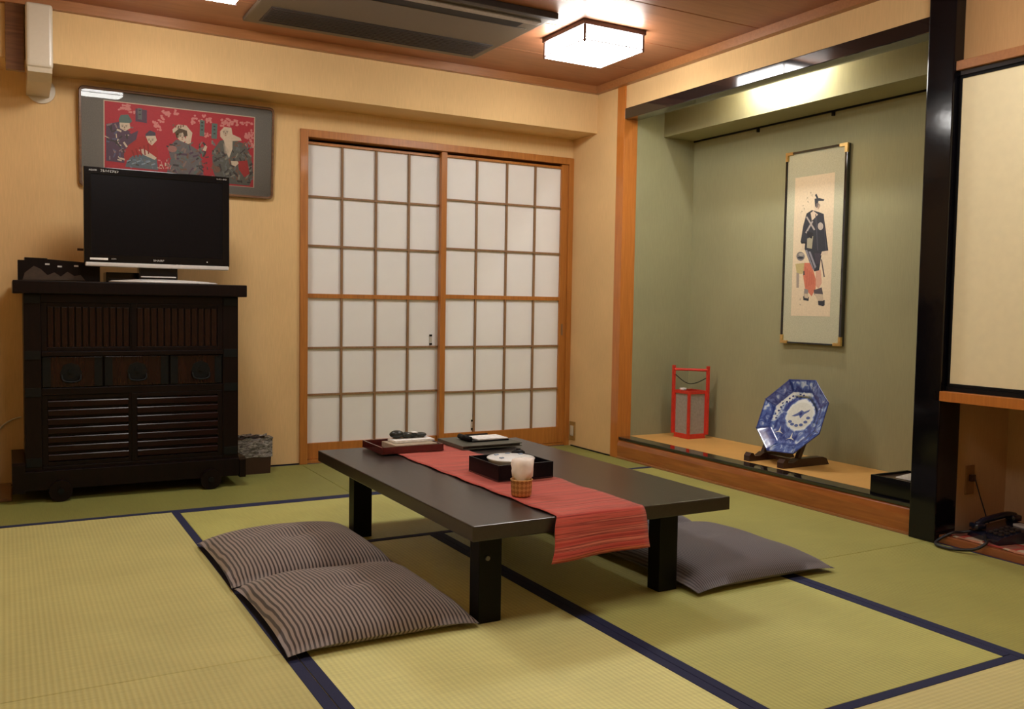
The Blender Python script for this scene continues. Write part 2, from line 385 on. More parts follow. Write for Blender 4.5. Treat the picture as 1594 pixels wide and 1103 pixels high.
# ---- walls
bm = bm_new()
add_box(bm, XW-.1, -1.94, 0, .12, -.02, ZC+.05); add_box(bm, -1.94, .1, 0, .12, 2.017, ZC+.05)
struct('wall_back', bm, 'wall', label='beige cloth-covered back wall around the paper sliding doors', cat='wall')
struct('wall_soffit', box_bm(XW, -.0, -.29, 0, 2.147, ZC+.01), 'wall', label='deep beige beam boxed in along the top of the back wall', cat='beam')
bm = bm_new()
add_box(bm, 0, .1, -.528, .12, -.02, ZC+.02)
add_box(bm, .006, .1, -2.815, -.603, 2.256, ZC+.02)
add_box(bm, .03, .6, YF, -4.95, -.02, 2.0)
struct('wall_right', bm, 'wall', label='beige right wall above and beside the green alcove', cat='wall')
struct('wall_right_upper', box_bm(.03, .1, YF, -2.94, 2.0, ZC+.02), 'wallc', label='ochre wall above the cream cupboard door', cat='wall')
struct('wall_left', box_bm(XW-.1, XW, YF, 0, -.02, ZC+.02), 'wall', label='beige left wall at the edge of the room', cat='wall')
struct('wall_front', box_bm(XW-.1, .6, YF-.1, YF, -.02, ZC+.02), 'wall', label='beige wall behind the viewer', cat='wall')
# unseen backing added behind the paper doors to keep light from leaking
struct('wall_light_block', box_bm(-2.1, .1, .22, .3, -.05, 2.3), 'blackm', label='unseen dark backing added to block light behind the paper sliding doors', cat='wall')

# alcove
struct('wall_alcove_left', box_bm(.1, .7, -.602, -.5, -.02, ZC), 'green', label='narrow moss green side wall of the alcove, by the orange pillar', cat='wall')
struct('wall_alcove_back', box_bm(.58, .7, -2.9, -.602, -.02, ZC), 'green', label='moss green back wall of the alcove behind the framed hanging picture', cat='wall')
struct('wall_alcove_right', box_bm(.1, .58, -2.9, -2.845, -.02, ZC), 'green', label='green side wall of the alcove hidden behind the black pillar', cat='wall')
struct('ceiling_alcove', box_bm(.1, .7, -2.9, -.602, ZC-.002, ZC+.012), 'green', label='green ceiling inside the alcove', cat='ceiling')
struct('wall_alcove_beam', box_bm(.32, .58, -2.845, -.602, 2.108, ZC-.002), 'green', label='green boxed beam across the alcove top, lit by the hidden tube', cat='beam')
struct('trim_1', box_bm(.572, .58, -2.845, -.602, 2.098, 2.108), 'blackm', label='thin dark strip where the alcove beam meets its back wall', cat='trim')
for i, y in enumerate((-1.2, -1.78)):   # small picture hooks on that strip
    struct('trim_hook', box_bm(.565, .58, y-.008, y+.008, 2.075, 2.1, bevel=.002), 'blackm', label=('small dark hook under the alcove beam, left of the two' if i == 0 else 'small dark hook under the alcove beam, right of the two'), cat='hook')

# pillar, sill, lintel, black pillar
struct('trim_2', box_bm(-.006, .1, -.605, -.525, 0, 2.402, bevel=.003), 'orange', label='slim orange wood pillar left of the alcove', cat='pillar')
bm = bm_new()
prof = [(0.012, .0), (-.004, .012), (-.007, .045), (-.006, .085), (.0, .112), (.012, .122), (.1, .122), (.1, .0)]
add_prism(bm, prof, 'Y', -2.812, -.606)
struct('trim_3', bm, 'sill', smooth=False, label='polished red-brown sill along the front of the alcove', cat='sill')
struct('trim_4', box_bm(-.012, .0, -2.812, -.606, 0, .012, bevel=.002), 'trimw', label='thin wood strip at the foot of the red-brown alcove sill', cat='trim')
struct('trim_5', box_bm(.002, .1, -2.812, -.606, .122, .14, bevel=.003), 'lacq', label='glossy black edge strip on top of the alcove sill', cat='trim')
struct('trim_6', box_bm(-.004, .1, -2.812, -.606, 2.189, 2.257, bevel=.004), 'lacq', label='glossy black lintel across the top of the alcove', cat='lintel')
struct('trim_7', box_bm(-.03, .11, -2.94, -2.812, 0, ZC-.001, bevel=.005), 'post', label='glossy black square pillar between the alcove and the cupboard', cat='pillar')
struct('floor_alcove', box_bm(.1, .58, -2.845, -.602, .0, .14), 'tan', label='tan rush matting on the raised alcove floor', cat='matting')

# ceiling trims
struct('trim_8', box_bm(XW, -.0, -.325, -.285, 2.402, ZC), 'trimw', label='red-brown moulding where the back beam meets the ceiling', cat='moulding')
struct('trim_9', box_bm(-.036, .012, -2.812, -.325, 2.402, ZC), 'trimw', label='red-brown moulding above the alcove wall at the ceiling', cat='moulding')
struct('trim_10', box_bm(-.01, .035, YF, -2.94, 2.402, ZC), 'trimw', label='red-brown moulding at the ceiling right of the black pillar', cat='moulding')
# thin dark joints at the foot of the walls
struct('baseboard_back', box_bm(XW, -1.94, -.006, 0, 0, .008), 'blackm', label='thin dark joint strip at the foot of the back wall', cat='trim')
struct('baseboard_right', box_bm(-.006, 0, -.525, -.045, 0, .008), 'blackm', label='thin dark joint strip at the foot of the short right wall', cat='trim')
# right: rail, cupboard with cream sliding panels, niche
struct('trim_11', box_bm(-.022, .03, YF, -2.942, 1.994, 2.032, bevel=.002), 'trimw', label='orange-brown rail above the cream cupboard door', cat='rail')
struct('trim_12', box_bm(-.006, .03, YF, -2.942, 1.974, 1.994), 'lacq', label='glossy black track above the cream cupboard door', cat='track')
struct('trim_13', box_bm(-.03, .5, -4.95, -2.905, .612, .655, bevel=.002), 'orange', label='orange wood shelf edge under the cream cupboard door', cat='shelf')
struct('trim_14', box_bm(.0, .03, -4.95, -2.942, .655, .675), 'blackm', label='black track under the cream cupboard door', cat='track')
struct('wall_niche_back', box_bm(.5, .6, -4.95, -2.9, 0, 2.0), 'wallb', label='brown cloth wall at the back of the low niche', cat='wall')
struct('wall_niche_side', box_bm(.11, .5, -2.915, -2.9, 0, .612), 'wallb', label='brown cloth side wall of the low niche, behind the black pillar', cat='wall')
struct('floor_niche', box_bm(-.004, .5, -4.95, -2.942, 0, .036, bevel=.004), wood('niche_board_wood', (.20, .06, .02), (.34, .11, .035), 'Y', .35, 4, .3), label='red-brown wooden board forming the floor of the low niche', cat='board')

# sliding cupboard door
for n, y0, y1, x0, lb in ((3, -3.93, -2.948, .004, 'cream paper sliding cupboard door right of the black pillar'), (4, -4.9, -3.9, .02, 'second cream sliding cupboard door beyond the picture edge')):
    d = struct('door_%d' % n, box_bm(x0, x0+.012, y0+.012, y1-.01, .686, 1.964), 'fusuma', label=lb, cat='cupboard door')
    for nm, a in (('door_stile', (x0-.003, x0+.015, y1-.01, y1, .676, 1.974)), ('door_stile', (x0-.003, x0+.015, y0, y0+.012, .676, 1.974)),
                  ('door_rail', (x0-.003, x0+.015, y0+.012, y1-.01, .676, .688)), ('door_rail', (x0-.003, x0+.015, y0+.012, y1-.01, 1.962, 1.974))):
        obj(nm, box_bm(*a), 'blackm', d)
    yc = (y0+y1)/2
    obj('door_pull', add_cyl(bm_new(), (x0-.004, y0+.1, 1.25), (x0, y0+.1, 1.25), .03, 24), 'lacq', d)

# ---- paper sliding doors (shoji) and their casing
bm = bm_new()
add_box(bm, -1.94, -1.893, -.016, .09, 0, 2.017, bevel=.002); add_box(bm, -.038, -.0, -.016, .09, 0, 2.017, bevel=.002)
add_box(bm, -1.893, -.038, -.016, .09, 1.972, 2.017, bevel=.002); add_box(bm, -1.893, -.038, -.004, .09, 0, .018)
struct('trim_15', bm, 'case', label='orange-brown wood casing around the paper sliding doors', cat='door frame')
def shoji(n, x0, x1, px0, px1, ycen, zs, vxs, label, sl, sr):
    root = struct('door_%d' % n, box_bm(x0, x0+sl, ycen-.014, ycen+.014, .02, 1.97, bevel=.0015), 'case', label=label, cat='sliding door')
    D = .014
    obj('door_stile', box_bm(x1-sr, x1, ycen-D, ycen+D, .02, 1.97, bevel=.0015), 'case', root)
    obj('door_rail', box_bm(x0+sl, x1-sr, ycen-D+.002, ycen+D, zs[0], 1.955, bevel=.0015), 'case', root)
    obj('door_rail', box_bm(x0+sl, x1-sr, ycen-D+.002, ycen+D, .02, zs[-1], bevel=.0015), 'case', root)
    # paper, one sheet per opening
    cols = [px0]+vxs+[px1]; src = {}
    for i in range(len(cols)-1):
        for j in range(len(zs)-1):
            a, b = cols[i], cols[i+1]; t, s = zs[j], zs[j+1]
            bmn = bm_new(); nx = 3; ph = random.random()*6
            V = [[bmn.verts.new((a+(b-a)*p/nx, ycen+.004+.0012*math.sin(ph+p*2.1+q*1.7)*(0 < p < nx)*(0 < q < nx), s+(t-s)*q/nx)) for p in range(nx+1)] for q in range(nx+1)]
            for p in range(nx):
                for q in range(nx): bmn.faces.new((V[q][p], V[q][p+1], V[q+1][p+1], V[q+1][p]))
            obj('paper_pane', bmn, 'paper', root, smooth=True)
    for vx in vxs: obj('muntin', box_bm(vx-.0065, vx+.0065, ycen-.011, ycen+.003, zs[-1], zs[0]), 'lattice', root)
    for k, z in enumerate(zs[1:-1]):
        hw = .013 if k == 2 else .006
        obj('muntin', box_bm(x0+sl, x1-sr, ycen-(.013 if k == 2 else .009), ycen+.003, z-hw, z+hw), 'case' if k == 2 else 'lattice', root)
    return root
# the left leaf runs in the rear track, its right stile behind the front leaf
d1 = shoji(1, -1.895, -.97, -1.883, -.995, .052, [1.94, 1.628, 1.330, 1.025, .706, .417, .118], [-1.662, -1.440, -1.217],
      'left paper sliding door, in the rear track, left edge by the wall', .012, .03)
d2 = shoji(2, -1.008, -.036, -.968, -.09, .014, [1.94, 1.667, 1.350, 1.036, .706, .406, .133], [-.748, -.521, -.299],
      'right paper sliding door, in the front track, nearer the alcove', .038, .054)
for d, (cx, cz, y) in ((d1, (-1.052, .752, .052)), (d2, (-.757, .18, .014))):
    bm = bm_new(); add_box(bm, cx-.009, cx+.009, y-.001, y+.002, cz-.036, cz+.036, bevel=.001)
    o = obj('finger_pull', bm, plain('pale_pull_%d' % (cz*100), (.55, .5, .44), .6), d)
    for s in (-1, 1): obj('pull_tip', box_bm(cx-.010, cx+.010, y-.003, y-.001, cz+s*.028-.006, cz+s*.028+.006, bevel=.001), 'iron', o)
bm = box_bm(-.075, -.062, -.006, .0, .78, .86, bevel=.002); obj('finger_pull', bm, 'lattice', d2)

# ---- duct cover at top left
t = empty('duct_cover', (-3.325, -.34, 2.04), 'cream plastic pipe cover running down over the beam at top left', 'duct')
obj('cover', box_bm(-3.385, -3.268, -.40, -.29, 2.095, 2.40, bevel=.016, seg=3), 'cream', t)
bm = bm_new(); add_prism(bm, [(-.392, 2.10), (-.385, 2.075), (-.3, 2.045), (-.0, 2.03), (-.0, 2.10), (-.28, 2.146), (-.286, 2.16)], 'X', -3.378, -3.272)
obj('elbow', bm, 'cream', t)
bm = add_cyl(bm_new(), (-3.31, -.002, 2.065), (-3.31, -.010, 2.065), .068, 32); obj('wall_flange', bm, 'cream', t)
struct('trim_16', box_bm(-3.47, -3.388, -.32, -.285, 2.085, 2.402, bevel=.003), 'pframe', label='dark brown wood strip on the beam left of the cream duct', cat='trim')
struct('trim_17', box_bm(XW, -3.47, -.425, -.006, .001, .016, bevel=.002), 'pframe', label='dark wooden board on the floor left of the cabinet', cat='board')

# ================================================================== CEILING FIXTURES
def lamp(x, y, label, glow='glow'):
    t = empty('ceiling_lamp', (x, y, ZC), label, 'ceiling lamp', 'square lamps on the ceiling')
    a, b = .185, .195
    obj('ceiling_plate', box_bm(x-a-.012, x+a+.012, y-b-.012, y+b+.012, ZC-.026, ZC-.001, bevel=.003), 'lampwood', t)
    obj('glass_shade', box_bm(x-a+.004, x+a-.004, y-b+.004, y+b-.004, ZC-.112, ZC-.026, bevel=.004), glow, t)
    bm = bm_new()
    for sx in (-1, 1):
        for sy in (-1, 1): add_box(bm, x+sx*a-.005, x+sx*a+.005, y+sy*b-.005, y+sy*b+.005, ZC-.113, ZC-.026)
    for sy in (-1, 1): add_box(bm, x-a, x+a, y+sy*b-.003, y+sy*b+.003, ZC-.102, ZC-.097)
    for sx in (-1, 1): add_box(bm, x+sx*a-.003, x+sx*a+.003, y-b, y+b, ZC-.102, ZC-.097)
    obj('shade_frame', bm, 'lampwood', t)
lamp(-.705, -1.262, 'square white glass ceiling lamp in dark frame near the alcove corner')
lamp(-2.735, -1.262, 'ceiling lamp left of the air conditioner, cut by the top edge')
lamp(-.705, -3.7, 'dimmer square ceiling lamp on the alcove side, nearer the viewer', 'glow_dim')
lamp(-2.735, -3.7, 'dimmer square ceiling lamp on the cabinet side, nearer the viewer', 'glow_dim')

t = empty('air_conditioner', (-1.69, -1.0, ZC), 'long taupe cassette air conditioner flush in the wooden ceiling', 'air conditioner')
obj('panel', box_bm(-2.40, -1.06, -1.46, -.545, ZC-.022, ZC-.001, bevel=.006), 'acbody', t)
g = obj('intake_grille', box_bm(-2.33, -1.10, -.86, -.60, ZC-.0255, ZC-.021, bevel=.002), 'acdark', t)
for k in range(10): obj('grille_slat', box_bm(-2.32, -1.11, -.62-k*.0245-.004, -.62-k*.0245+.004, ZC-.0285, ZC-.025), 'acdark', g)
g = obj('air_outlet', box_bm(-2.33, -1.16, -1.33, -1.22, ZC-.0245, ZC-.021), 'blackm', t)
obj('outlet_flap', box_bm(-2.34, -1.10, -1.375, -1.325, ZC-.034, ZC-.022, bevel=.003), 'acmetal', t)
obj('outlet_rim', box_bm(-2.34, -1.10, -1.22, -1.19, ZC-.027, ZC-.022, bevel=.002), 'acbody', t)
obj('panel_edge', box_bm(-2.40, -1.055, -1.468, -1.43, ZC-.032, ZC-.001, bevel=.004), 'acdark', t)

t = empty('fluorescent_lamp', (.15, -1.68, 2.36), 'slim fluorescent lamp tucked behind the black lintel of the alcove', 'lamp')
obj('housing', box_bm(.103, .15, -1.96, -1.40, 2.33, 2.39, bevel=.004), 'cream', t)
obj('tube', add_cyl(bm_new(), (.205, -1.92, 2.325), (.205, -1.44, 2.325), .013, 16), 'tube', t, smooth=True)
for y in (-1.93, -1.43): obj('lamp_holder', box_bm(.15, .221, y-.01, y+.01, 2.305, 2.36, bevel=.002), 'white', t)

# ================================================================== FLAT PRINTS
def art_mesh(name, mapper, polys, parent, mat='art', step=.00025):
    """flat print: polygons with colours, laid over each other like layers of ink"""
    bm = bm_new(); cl = bm.loops.layers.float_color.new('Col')
    for i, (pts, c) in enumerate(polys):
        vs = [bm.verts.new(mapper(u, v, i*step*.2 if i > 40 else i*step)) for u, v in pts]
        try: f = bm.faces.new(vs)
        except ValueError: continue
        for lp in f.loops: lp[cl] = (*c, 1)
    bmesh.ops.triangulate(bm, faces=bm.faces)
    o = obj(name, bm, mat, parent)
    return o
def ell(cx, cy, rx, ry, n=14, a0=0):
    return [(cx+rx*math.cos(2*PI*i/n+a0), cy+ry*math.sin(2*PI*i/n+a0)) for i in range(n)]
def rc(x0, y0, x1, y1): return [(x0, y0), (x1, y0), (x1, y1), (x0, y1)]

# ---- wide framed print on the back wall
t = empty('framed_print', (-2.62, -.001, 1.585), 'wide framed red woodblock print of four kimono figures above the television', 'picture')
PX0, PX1, PZ0, PZ1 = -3.137, -2.105, 1.585, 2.11
def rounded(x0, x1, z0, z1, r, n=5):
    o = []
    for cx, cz, a in ((x1-r, z1-r, 0), (x0+r, z1-r, 90), (x0+r, z0+r, 180), (x1-r, z0+r, 270)):
        for k in range(n+1):
            an = math.radians(a+90*k/n); o.append((cx+r*math.cos(an), cz+r*math.sin(an)))
    return o
bm = bm_new(); o1 = rounded(PX0, PX1, PZ0, PZ1, .028); o2 = rounded(PX0+.014, PX1-.014, PZ0+.014, PZ1-.014, .02); o3 = rounded(PX0+.004, PX1-.004, PZ0+.004, PZ1-.004, .026)
n = len(o1)
def loop(o, y): return [bm.verts.new((x, y, z)) for x, z in o]
R = [loop(o1, -.001), loop(o1, -.022), loop(o3, -.030), loop(o2, -.029), loop(o2, -.016)]
for a, b in zip(R[:-1], R[1:]):
    for i in range(n): bm.faces.new((a[i], a[(i+1) % n], b[(i+1) % n], b[i]))
bmesh.ops.recalc_face_normals(bm, faces=bm.faces)
obj('frame', bm, 'pframe', t, smooth=False)
bm = bm_new(); vs = [bm.verts.new((x, -.015, z)) for x, z in o2]; bm.faces.new(vs); obj('mount', bm, 'pmat', t)
def pm(X, Y):     # picture drawn in the pixels of an enlarged crop
    u = (X-290)/1080.; top = 180+90*u; h = 590-70*u
    return (u, 1-(Y-top)/h)
RED = (.50, .028, .045); PINK = (.72, .28, .25); CRM = (.72, .58, .42); DK = (.05, .045, .045); GRY = (.17, .18, .17); PUR = (.11, .06, .10); TEAL = (.12, .19, .16); BRN = (.22, .11, .07)
P = [(rc(-.006, -.006, 1.006, 1.012), CRM), (rc(0, 0, 1, 1), RED)]
def Q(pts, c): P.append(([pm(*q) for q in pts], c))
rnd = random.Random(3)
def patch(x0, y0, x1, y1, cols, n, s=14):
    for _ in range(n):
        x = rnd.uniform(x0, x1); y = rnd.uniform(y0, y1); a = rnd.uniform(0, PI)
        w_, h_ = rnd.uniform(.5, 1.3)*s, rnd.uniform(.2, .5)*s
        c, s_ = math.cos(a), math.sin(a)
        Q([(x+c*dx*w_-s_*dy*h_, y+s_*dx*w_+c*dy*h_) for dx, dy in ((-1, -1), (1, -.6), (1, 1), (-1, .6))], rnd.choice(cols))
def blossom(x0, y0, x1, y1, n):
    for _ in range(n):
        x = rnd.uniform(x0, x1); y = rnd.uniform(y0, y1)
        for k in range(3):
            xx = x+rnd.uniform(-14, 14); yy = y+rnd.uniform(-12, 12)
            Q(ell(xx, yy, rnd.uniform(7, 13), rnd.uniform(6, 11), 6), PINK)
blossom(370, 215, 500, 255, 9); blossom(690, 240, 800, 300, 9); blossom(600, 300, 700, 395, 8); blossom(880, 265, 1040, 330, 12)
blossom(1120, 290, 1360, 330, 16); blossom(1290, 350, 1360, 480, 12); blossom(1000, 400, 1030, 450, 3)
Q([(500, 230), (580, 240), (580, 340), (500, 330)], PUR); Q([(515, 225), (545, 228), (545, 315), (515, 312)], GRY)
Q([(960, 300), (995, 303), (992, 425), (958, 420)], TEAL); Q([(1048, 320), (1090, 324), (1086, 440), (1045, 436)], TEAL)
for (a, b) in ((976, 320), (976, 345), (976, 375), (1067, 345), (1067, 370), (1067, 400), (530, 245), (530, 275)):
    Q([(a-8, b-6), (a+8, b-5), (a+7, b+4), (a-7, b+3)], DK)
# figure 1, green cap
Q([(300, 360), (390, 340), (470, 430), (520, 400), (500, 500), (420, 560), (425, 660), (300, 650)], PUR)
patch(305, 360, 470, 640, [GRY, DK, PUR, (.12, .12, .2), CRM, (.3, .2, .2)], 60, 18)
Q([(385, 320), (400, 285), (450, 280), (478, 330), (460, 350), (390, 345)], TEAL)
Q([(390, 345), (460, 345), (465, 385), (430, 410), (395, 390)], CRM)
# figure 2, red robe
Q([(420, 600), (450, 520), (530, 450), (580, 440), (640, 500), (660, 560), (655, 640), (430, 640)], (.46, .03, .03))
Q([(440, 650), (480, 600), (560, 580), (650, 620), (660, 700), (430, 690)], (.13, .17, .19))
patch(460, 620, 660, 690, [DK, GRY, (.2, .25, .3)], 24, 16)
Q([(520, 550), (560, 540), (650, 605), (635, 622), (560, 590)], CRM)
Q([(570, 425), (600, 395), (640, 410), (640, 435), (570, 450)], (.07, .06, .09))
Q([(572, 440), (640, 435), (650, 470), (615, 512), (590, 490)], CRM)
# figure 3, woman
Q([(760, 380), (800, 340), (860, 345), (905, 400), (890, 500), (850, 500), (860, 420), (800, 380), (765, 410)], CRM)
Q([(778, 400), (810, 368), (865, 385), (870, 425), (790, 445)], (.10, .06, .03))
Q([(785, 415), (835, 400), (860, 460), (835, 480), (800, 450)], CRM)
Q([(730, 520), (790, 455), (860, 480), (900, 500), (960, 540), (990, 720), (720, 720), (750, 620)], (.17, .15, .15))
patch(730, 480, 1000, 720, [GRY, DK, BRN, PUR, (.3, .2, .16), TEAL], 90, 20)
Q(ell(760, 530, 34, 26, 12), (.42, .20, .16)); patch(660, 600, 760, 690, [RED, PINK, CRM], 22, 13)
# figure 4, old man with a white beard
Q([(1050, 540), (1110, 450), (1200, 430), (1300, 470), (1350, 560), (1370, 700), (1340, 780), (1090, 770), (1060, 680)], (.13, .13, .11))
patch(1050, 460, 1350, 780, [DK, DK, GRY, (.28, .26, .2), BRN], 120, 20)
Q([(1250, 600), (1320, 590), (1340, 690), (1300, 720), (1255, 660)], (.42, .03, .03))
Q([(1110, 380), (1140, 345), (1195, 350), (1205, 400), (1265, 425), (1275, 445), (1205, 450), (1205, 510), (1180, 580), (1160, 540), (1140, 450), (1112, 420)], CRM)
Q([(1195, 600), (1245, 600), (1255, 615), (1230, 640), (1200, 630)], CRM); Q([(980, 530), (1000, 490), (1015, 500), (1005, 535)], CRM)
Q(ell(1090, 670, 26, 24, 12), BRN); Q(ell(1150, 390, 20, 26, 10), (.62, .5, .36))
patch(1000, 560, 1050, 700, [RED, BRN, DK], 14, 12)
for fx, fy, sc in ((425, 372, 1), (608, 470, 1), (832, 430, 1), (1152, 385, 1.1)):      # brows, eyes, noses, mouths
    for dx in (-14, 12): Q([(fx+dx-7*sc, fy-8), (fx+dx+7*sc, fy-10), (fx+dx+7*sc, fy-6), (fx+dx-7*sc, fy-4)], DK); Q([(fx+dx-5, fy+1), (fx+dx+5, fy), (fx+dx+5, fy+4), (fx+dx-5, fy+5)], DK)
    Q([(fx-2, fy+2), (fx+2, fy+2), (fx+3, fy+16), (fx-5, fy+15)], BRN); Q([(fx-6, fy+22), (fx+6, fy+21), (fx+5, fy+26), (fx-5, fy+26)], (.4, .05, .05))
for k in range(5): Q([(760+k*18, 372-abs(k-2)*8), (764+k*18, 350-abs(k-2)*6), (772+k*18, 352-abs(k-2)*6), (770+k*18, 374-abs(k-2)*8)], BRN)
for k in range(7): Q([(1135+k*7, 470+k*8), (1138+k*7, 470+k*8), (1150+k*4, 545), (1147+k*4, 545)], (.5, .4, .3))
for k in range(6): Q([(440+k*34, 640+(k % 2)*18), (468+k*34, 630+(k % 2)*18), (470+k*34, 638+(k % 2)*18), (442+k*34, 650+(k % 2)*18)], (.32, .38, .42))
for k in range(5): Q([(470+k*28, 560-k*14), (480+k*28, 552-k*14), (500+k*24, 610-k*8), (492+k*24, 614-k*8)], (.30, .02, .02))
ax0, ax1, az0, az1 = -3.01, -2.22, 1.648, 2.043
def clampd(P): return [([(min(max(u, -.006), 1.006), min(max(v, -.006), 1.012)) for u, v in pts], c) for pts, c in P]
art_mesh('print', lambda u, v, d: (ax0+(ax1-ax0)*u, -.0158-d, az0+(az1-az0)*v), clampd(P), t, step=.000004)
bm = bm_new(); vs = [bm.verts.new((x, -.0195, z)) for x, z in o2]; bm.faces.new(vs); obj('glass', bm, 'pane', t)

# the frame leans forward a little from the wall
bpy.data.objects['framed_print'].location.y = -.001; bpy.data.objects['framed_print'].rotation_euler = (math.radians(3.5), 0, 0)
# ---- tall framed picture in the alcove
t = empty('framed_hanging_picture', (.565, -1.68, .79), 'tall narrow framed painting of a standing samurai in dark kimono', 'picture')
SX = .552
y0, y1, z0, z1 = -1.905, -1.457, .79, 1.908
for nm, a in (('frame_side', (SX, .579, y0, y0+.016, z0, z1)), ('frame_side', (SX, .579, y1-.012, y1, z0, z1)), ('frame_end', (SX, .579, y0+.016, y1-.012, z1-.012, z1)), ('frame_end', (SX, .579, y0+.016, y1-.012, z0, z0+.010))):
    obj(nm, box_bm(*a, bevel=.002), 'lacq', t)
obj('mount', box_bm(.560, .578, y0+.014, y1-.010, z0+.008, z1-.010), 'smat', t)
for yy, zz, sy, sz in ((y0, z1, 1, -1), (y1, z1, -1, -1), (y0, z0, 1, 1), (y1, z0, -1, 1)):
    bm = bm_new(); add_box(bm, SX-.002, SX+.012, yy-sy*.001, yy+sy*.018, zz+sz*.05, zz-sz*.001); add_box(bm, SX-.002, SX+.012, yy+sy*.018, yy+sy*.055, zz+sz*.016, zz-sz*.001)
    obj('brass_corner', bm, 'brass', t)
def sm(X, Y):
    lft = 90-35*(Y-100)/965.; u = (X-lft)/(287+8*(Y-100)/965.); top = 100-45*u
    return (u, 1-(Y-top)/(1065-top))
INK = (.035, .038, .05); PAP = (.80, .66, .46)
P = [(rc(0, 0, 1, 1), PAP)]
Q2 = lambda pts, c: P.append(([sm(*q) for q in pts], c))
Q2([(90, 700), (160, 690), (165, 760), (130, 770), (100, 760)], (.55, .45, .20))
Q2([(98, 760), (120, 765), (118, 865), (98, 868)], (.40, .33, .27))
Q2([(160, 690), (210, 690), (245, 800), (245, 870), (215, 925), (165, 870), (150, 780)], (.66, .20, .12))
Q2([(245, 740), (282, 735), (290, 830), (265, 870), (245, 850)], (.68, .38, .27))
Q2([(160, 870), (190, 880), (185, 930), (155, 925)], (.30, .26, .24)); Q2([(230, 880), (290, 860), (300, 910), (235, 915)], (.10, .08, .09))
Q2([(150, 925), (195, 930), (192, 958), (152, 952)], INK); Q2([(262, 955), (312, 948), (312, 985), (300, 992), (265, 985)], INK)
Q2([(235, 905), (300, 908), (302, 955), (262, 955)], (.62, .50, .36)); Q2([(160, 905), (190, 910), (188, 940), (160, 935)], (.62, .50, .36))
Q2([(175, 345), (215, 320), (255, 330), (300, 345), (312, 480), (335, 600), (290, 610), (270, 740), (235, 750), (200, 690), (160, 590), (175, 550), (130, 545), (150, 430)], INK)
Q2([(205, 340), (225, 325), (260, 350), (215, 395)], CRM)
Q2([(170, 370), (180, 365), (240, 455), (230, 462)], (.45, .40, .36)); Q2([(215, 395), (225, 400), (175, 485), (165, 478)], (.45, .40, .36))
Q2([(180, 520), (225, 500), (215, 590), (178, 585)], (.42, .38, .26)); Q2([(178, 468), (225, 480), (215, 520), (180, 505)], (.02, .02, .025))
Q2(ell(278, 432, 20, 27, 16), (.50, .44, .38))
Q2([(190, 610), (205, 610), (248, 715), (238, 730)], (.30, .29, .33)); Q2([(165, 600), (180, 600), (235, 740), (222, 735)], (.25, .24, .28))
Q2([(235, 620), (280, 620), (275, 690), (245, 700)], (.06, .05, .07))
Q2([(282, 665), (290, 662), (312, 785), (303, 788)], (.13, .10, .10))
Q2(ell(130, 645, 32, 32, 16), (.22, .20, .20)); Q2(ell(135, 632, 20, 12, 12), (.42, .38, .33)); Q2(ell(130, 655, 24, 8, 12), INK)
Q2([(140, 555), (165, 555), (160, 600), (138, 605)], CRM); Q2([(290, 608), (335, 600), (330, 625), (280, 635)], CRM)
Q2([(240, 255), (262, 245), (278, 290), (262, 320), (240, 325), (228, 300)], (.72, .58, .42))
Q2([(236, 215), (248, 205), (262, 235), (250, 240)], INK); Q2([(234, 240), (270, 235), (305, 245), (300, 255), (262, 256), (258, 275), (240, 300), (236, 275)], INK)
Q2([(245, 275), (262, 270), (258, 300), (245, 305)], (.20, .15, .13))
Q2([(262, 268), (276, 285), (272, 296), (260, 318), (263, 300)], (.45, .32, .22)); Q2([(248, 282), (256, 281), (256, 284), (248, 285)], INK); Q2([(262, 281), (270, 280), (270, 283), (262, 284)], INK); Q2([(254, 304), (262, 303), (261, 307), (255, 307)], (.5, .1, .08))
Q2([(240, 350), (246, 345), (262, 600), (256, 602)], (.08, .08, .10)); Q2([(300, 380), (304, 380), (322, 600), (318, 602)], (.09, .09, .11))
for k in range(5): Q2([(165+k*14, 720+k*12), (171+k*14, 716+k*12), (182+k*12, 860-k*6), (176+k*12, 862-k*6)], (.55, .14, .09))
Q2([(152, 750), (160, 745), (162, 775), (150, 778)], INK)
for X, Y in ((205, 195), (215, 215), (178, 240), (183, 262), (152, 290), (155, 312), (138, 335), (130, 950), (128, 980)):
    for k in range(3):
        dx, dy = rnd.uniform(-5, 5), rnd.uniform(-8, 8); Q2([(X+dx-4, Y+dy-1.5), (X+dx+4, Y+dy-2), (X+dx+3, Y+dy+2), (X+dx-4, Y+dy+1.5)], (.34, .28, .2))
py0, py1, pz0, pz1 = -1.818, -1.528, .952, 1.757
art_mesh('painting', lambda u, v, d: (.5594-d, py1+(py0-py1)*u, pz0+(pz1-pz0)*v), P, t, step=.00001)

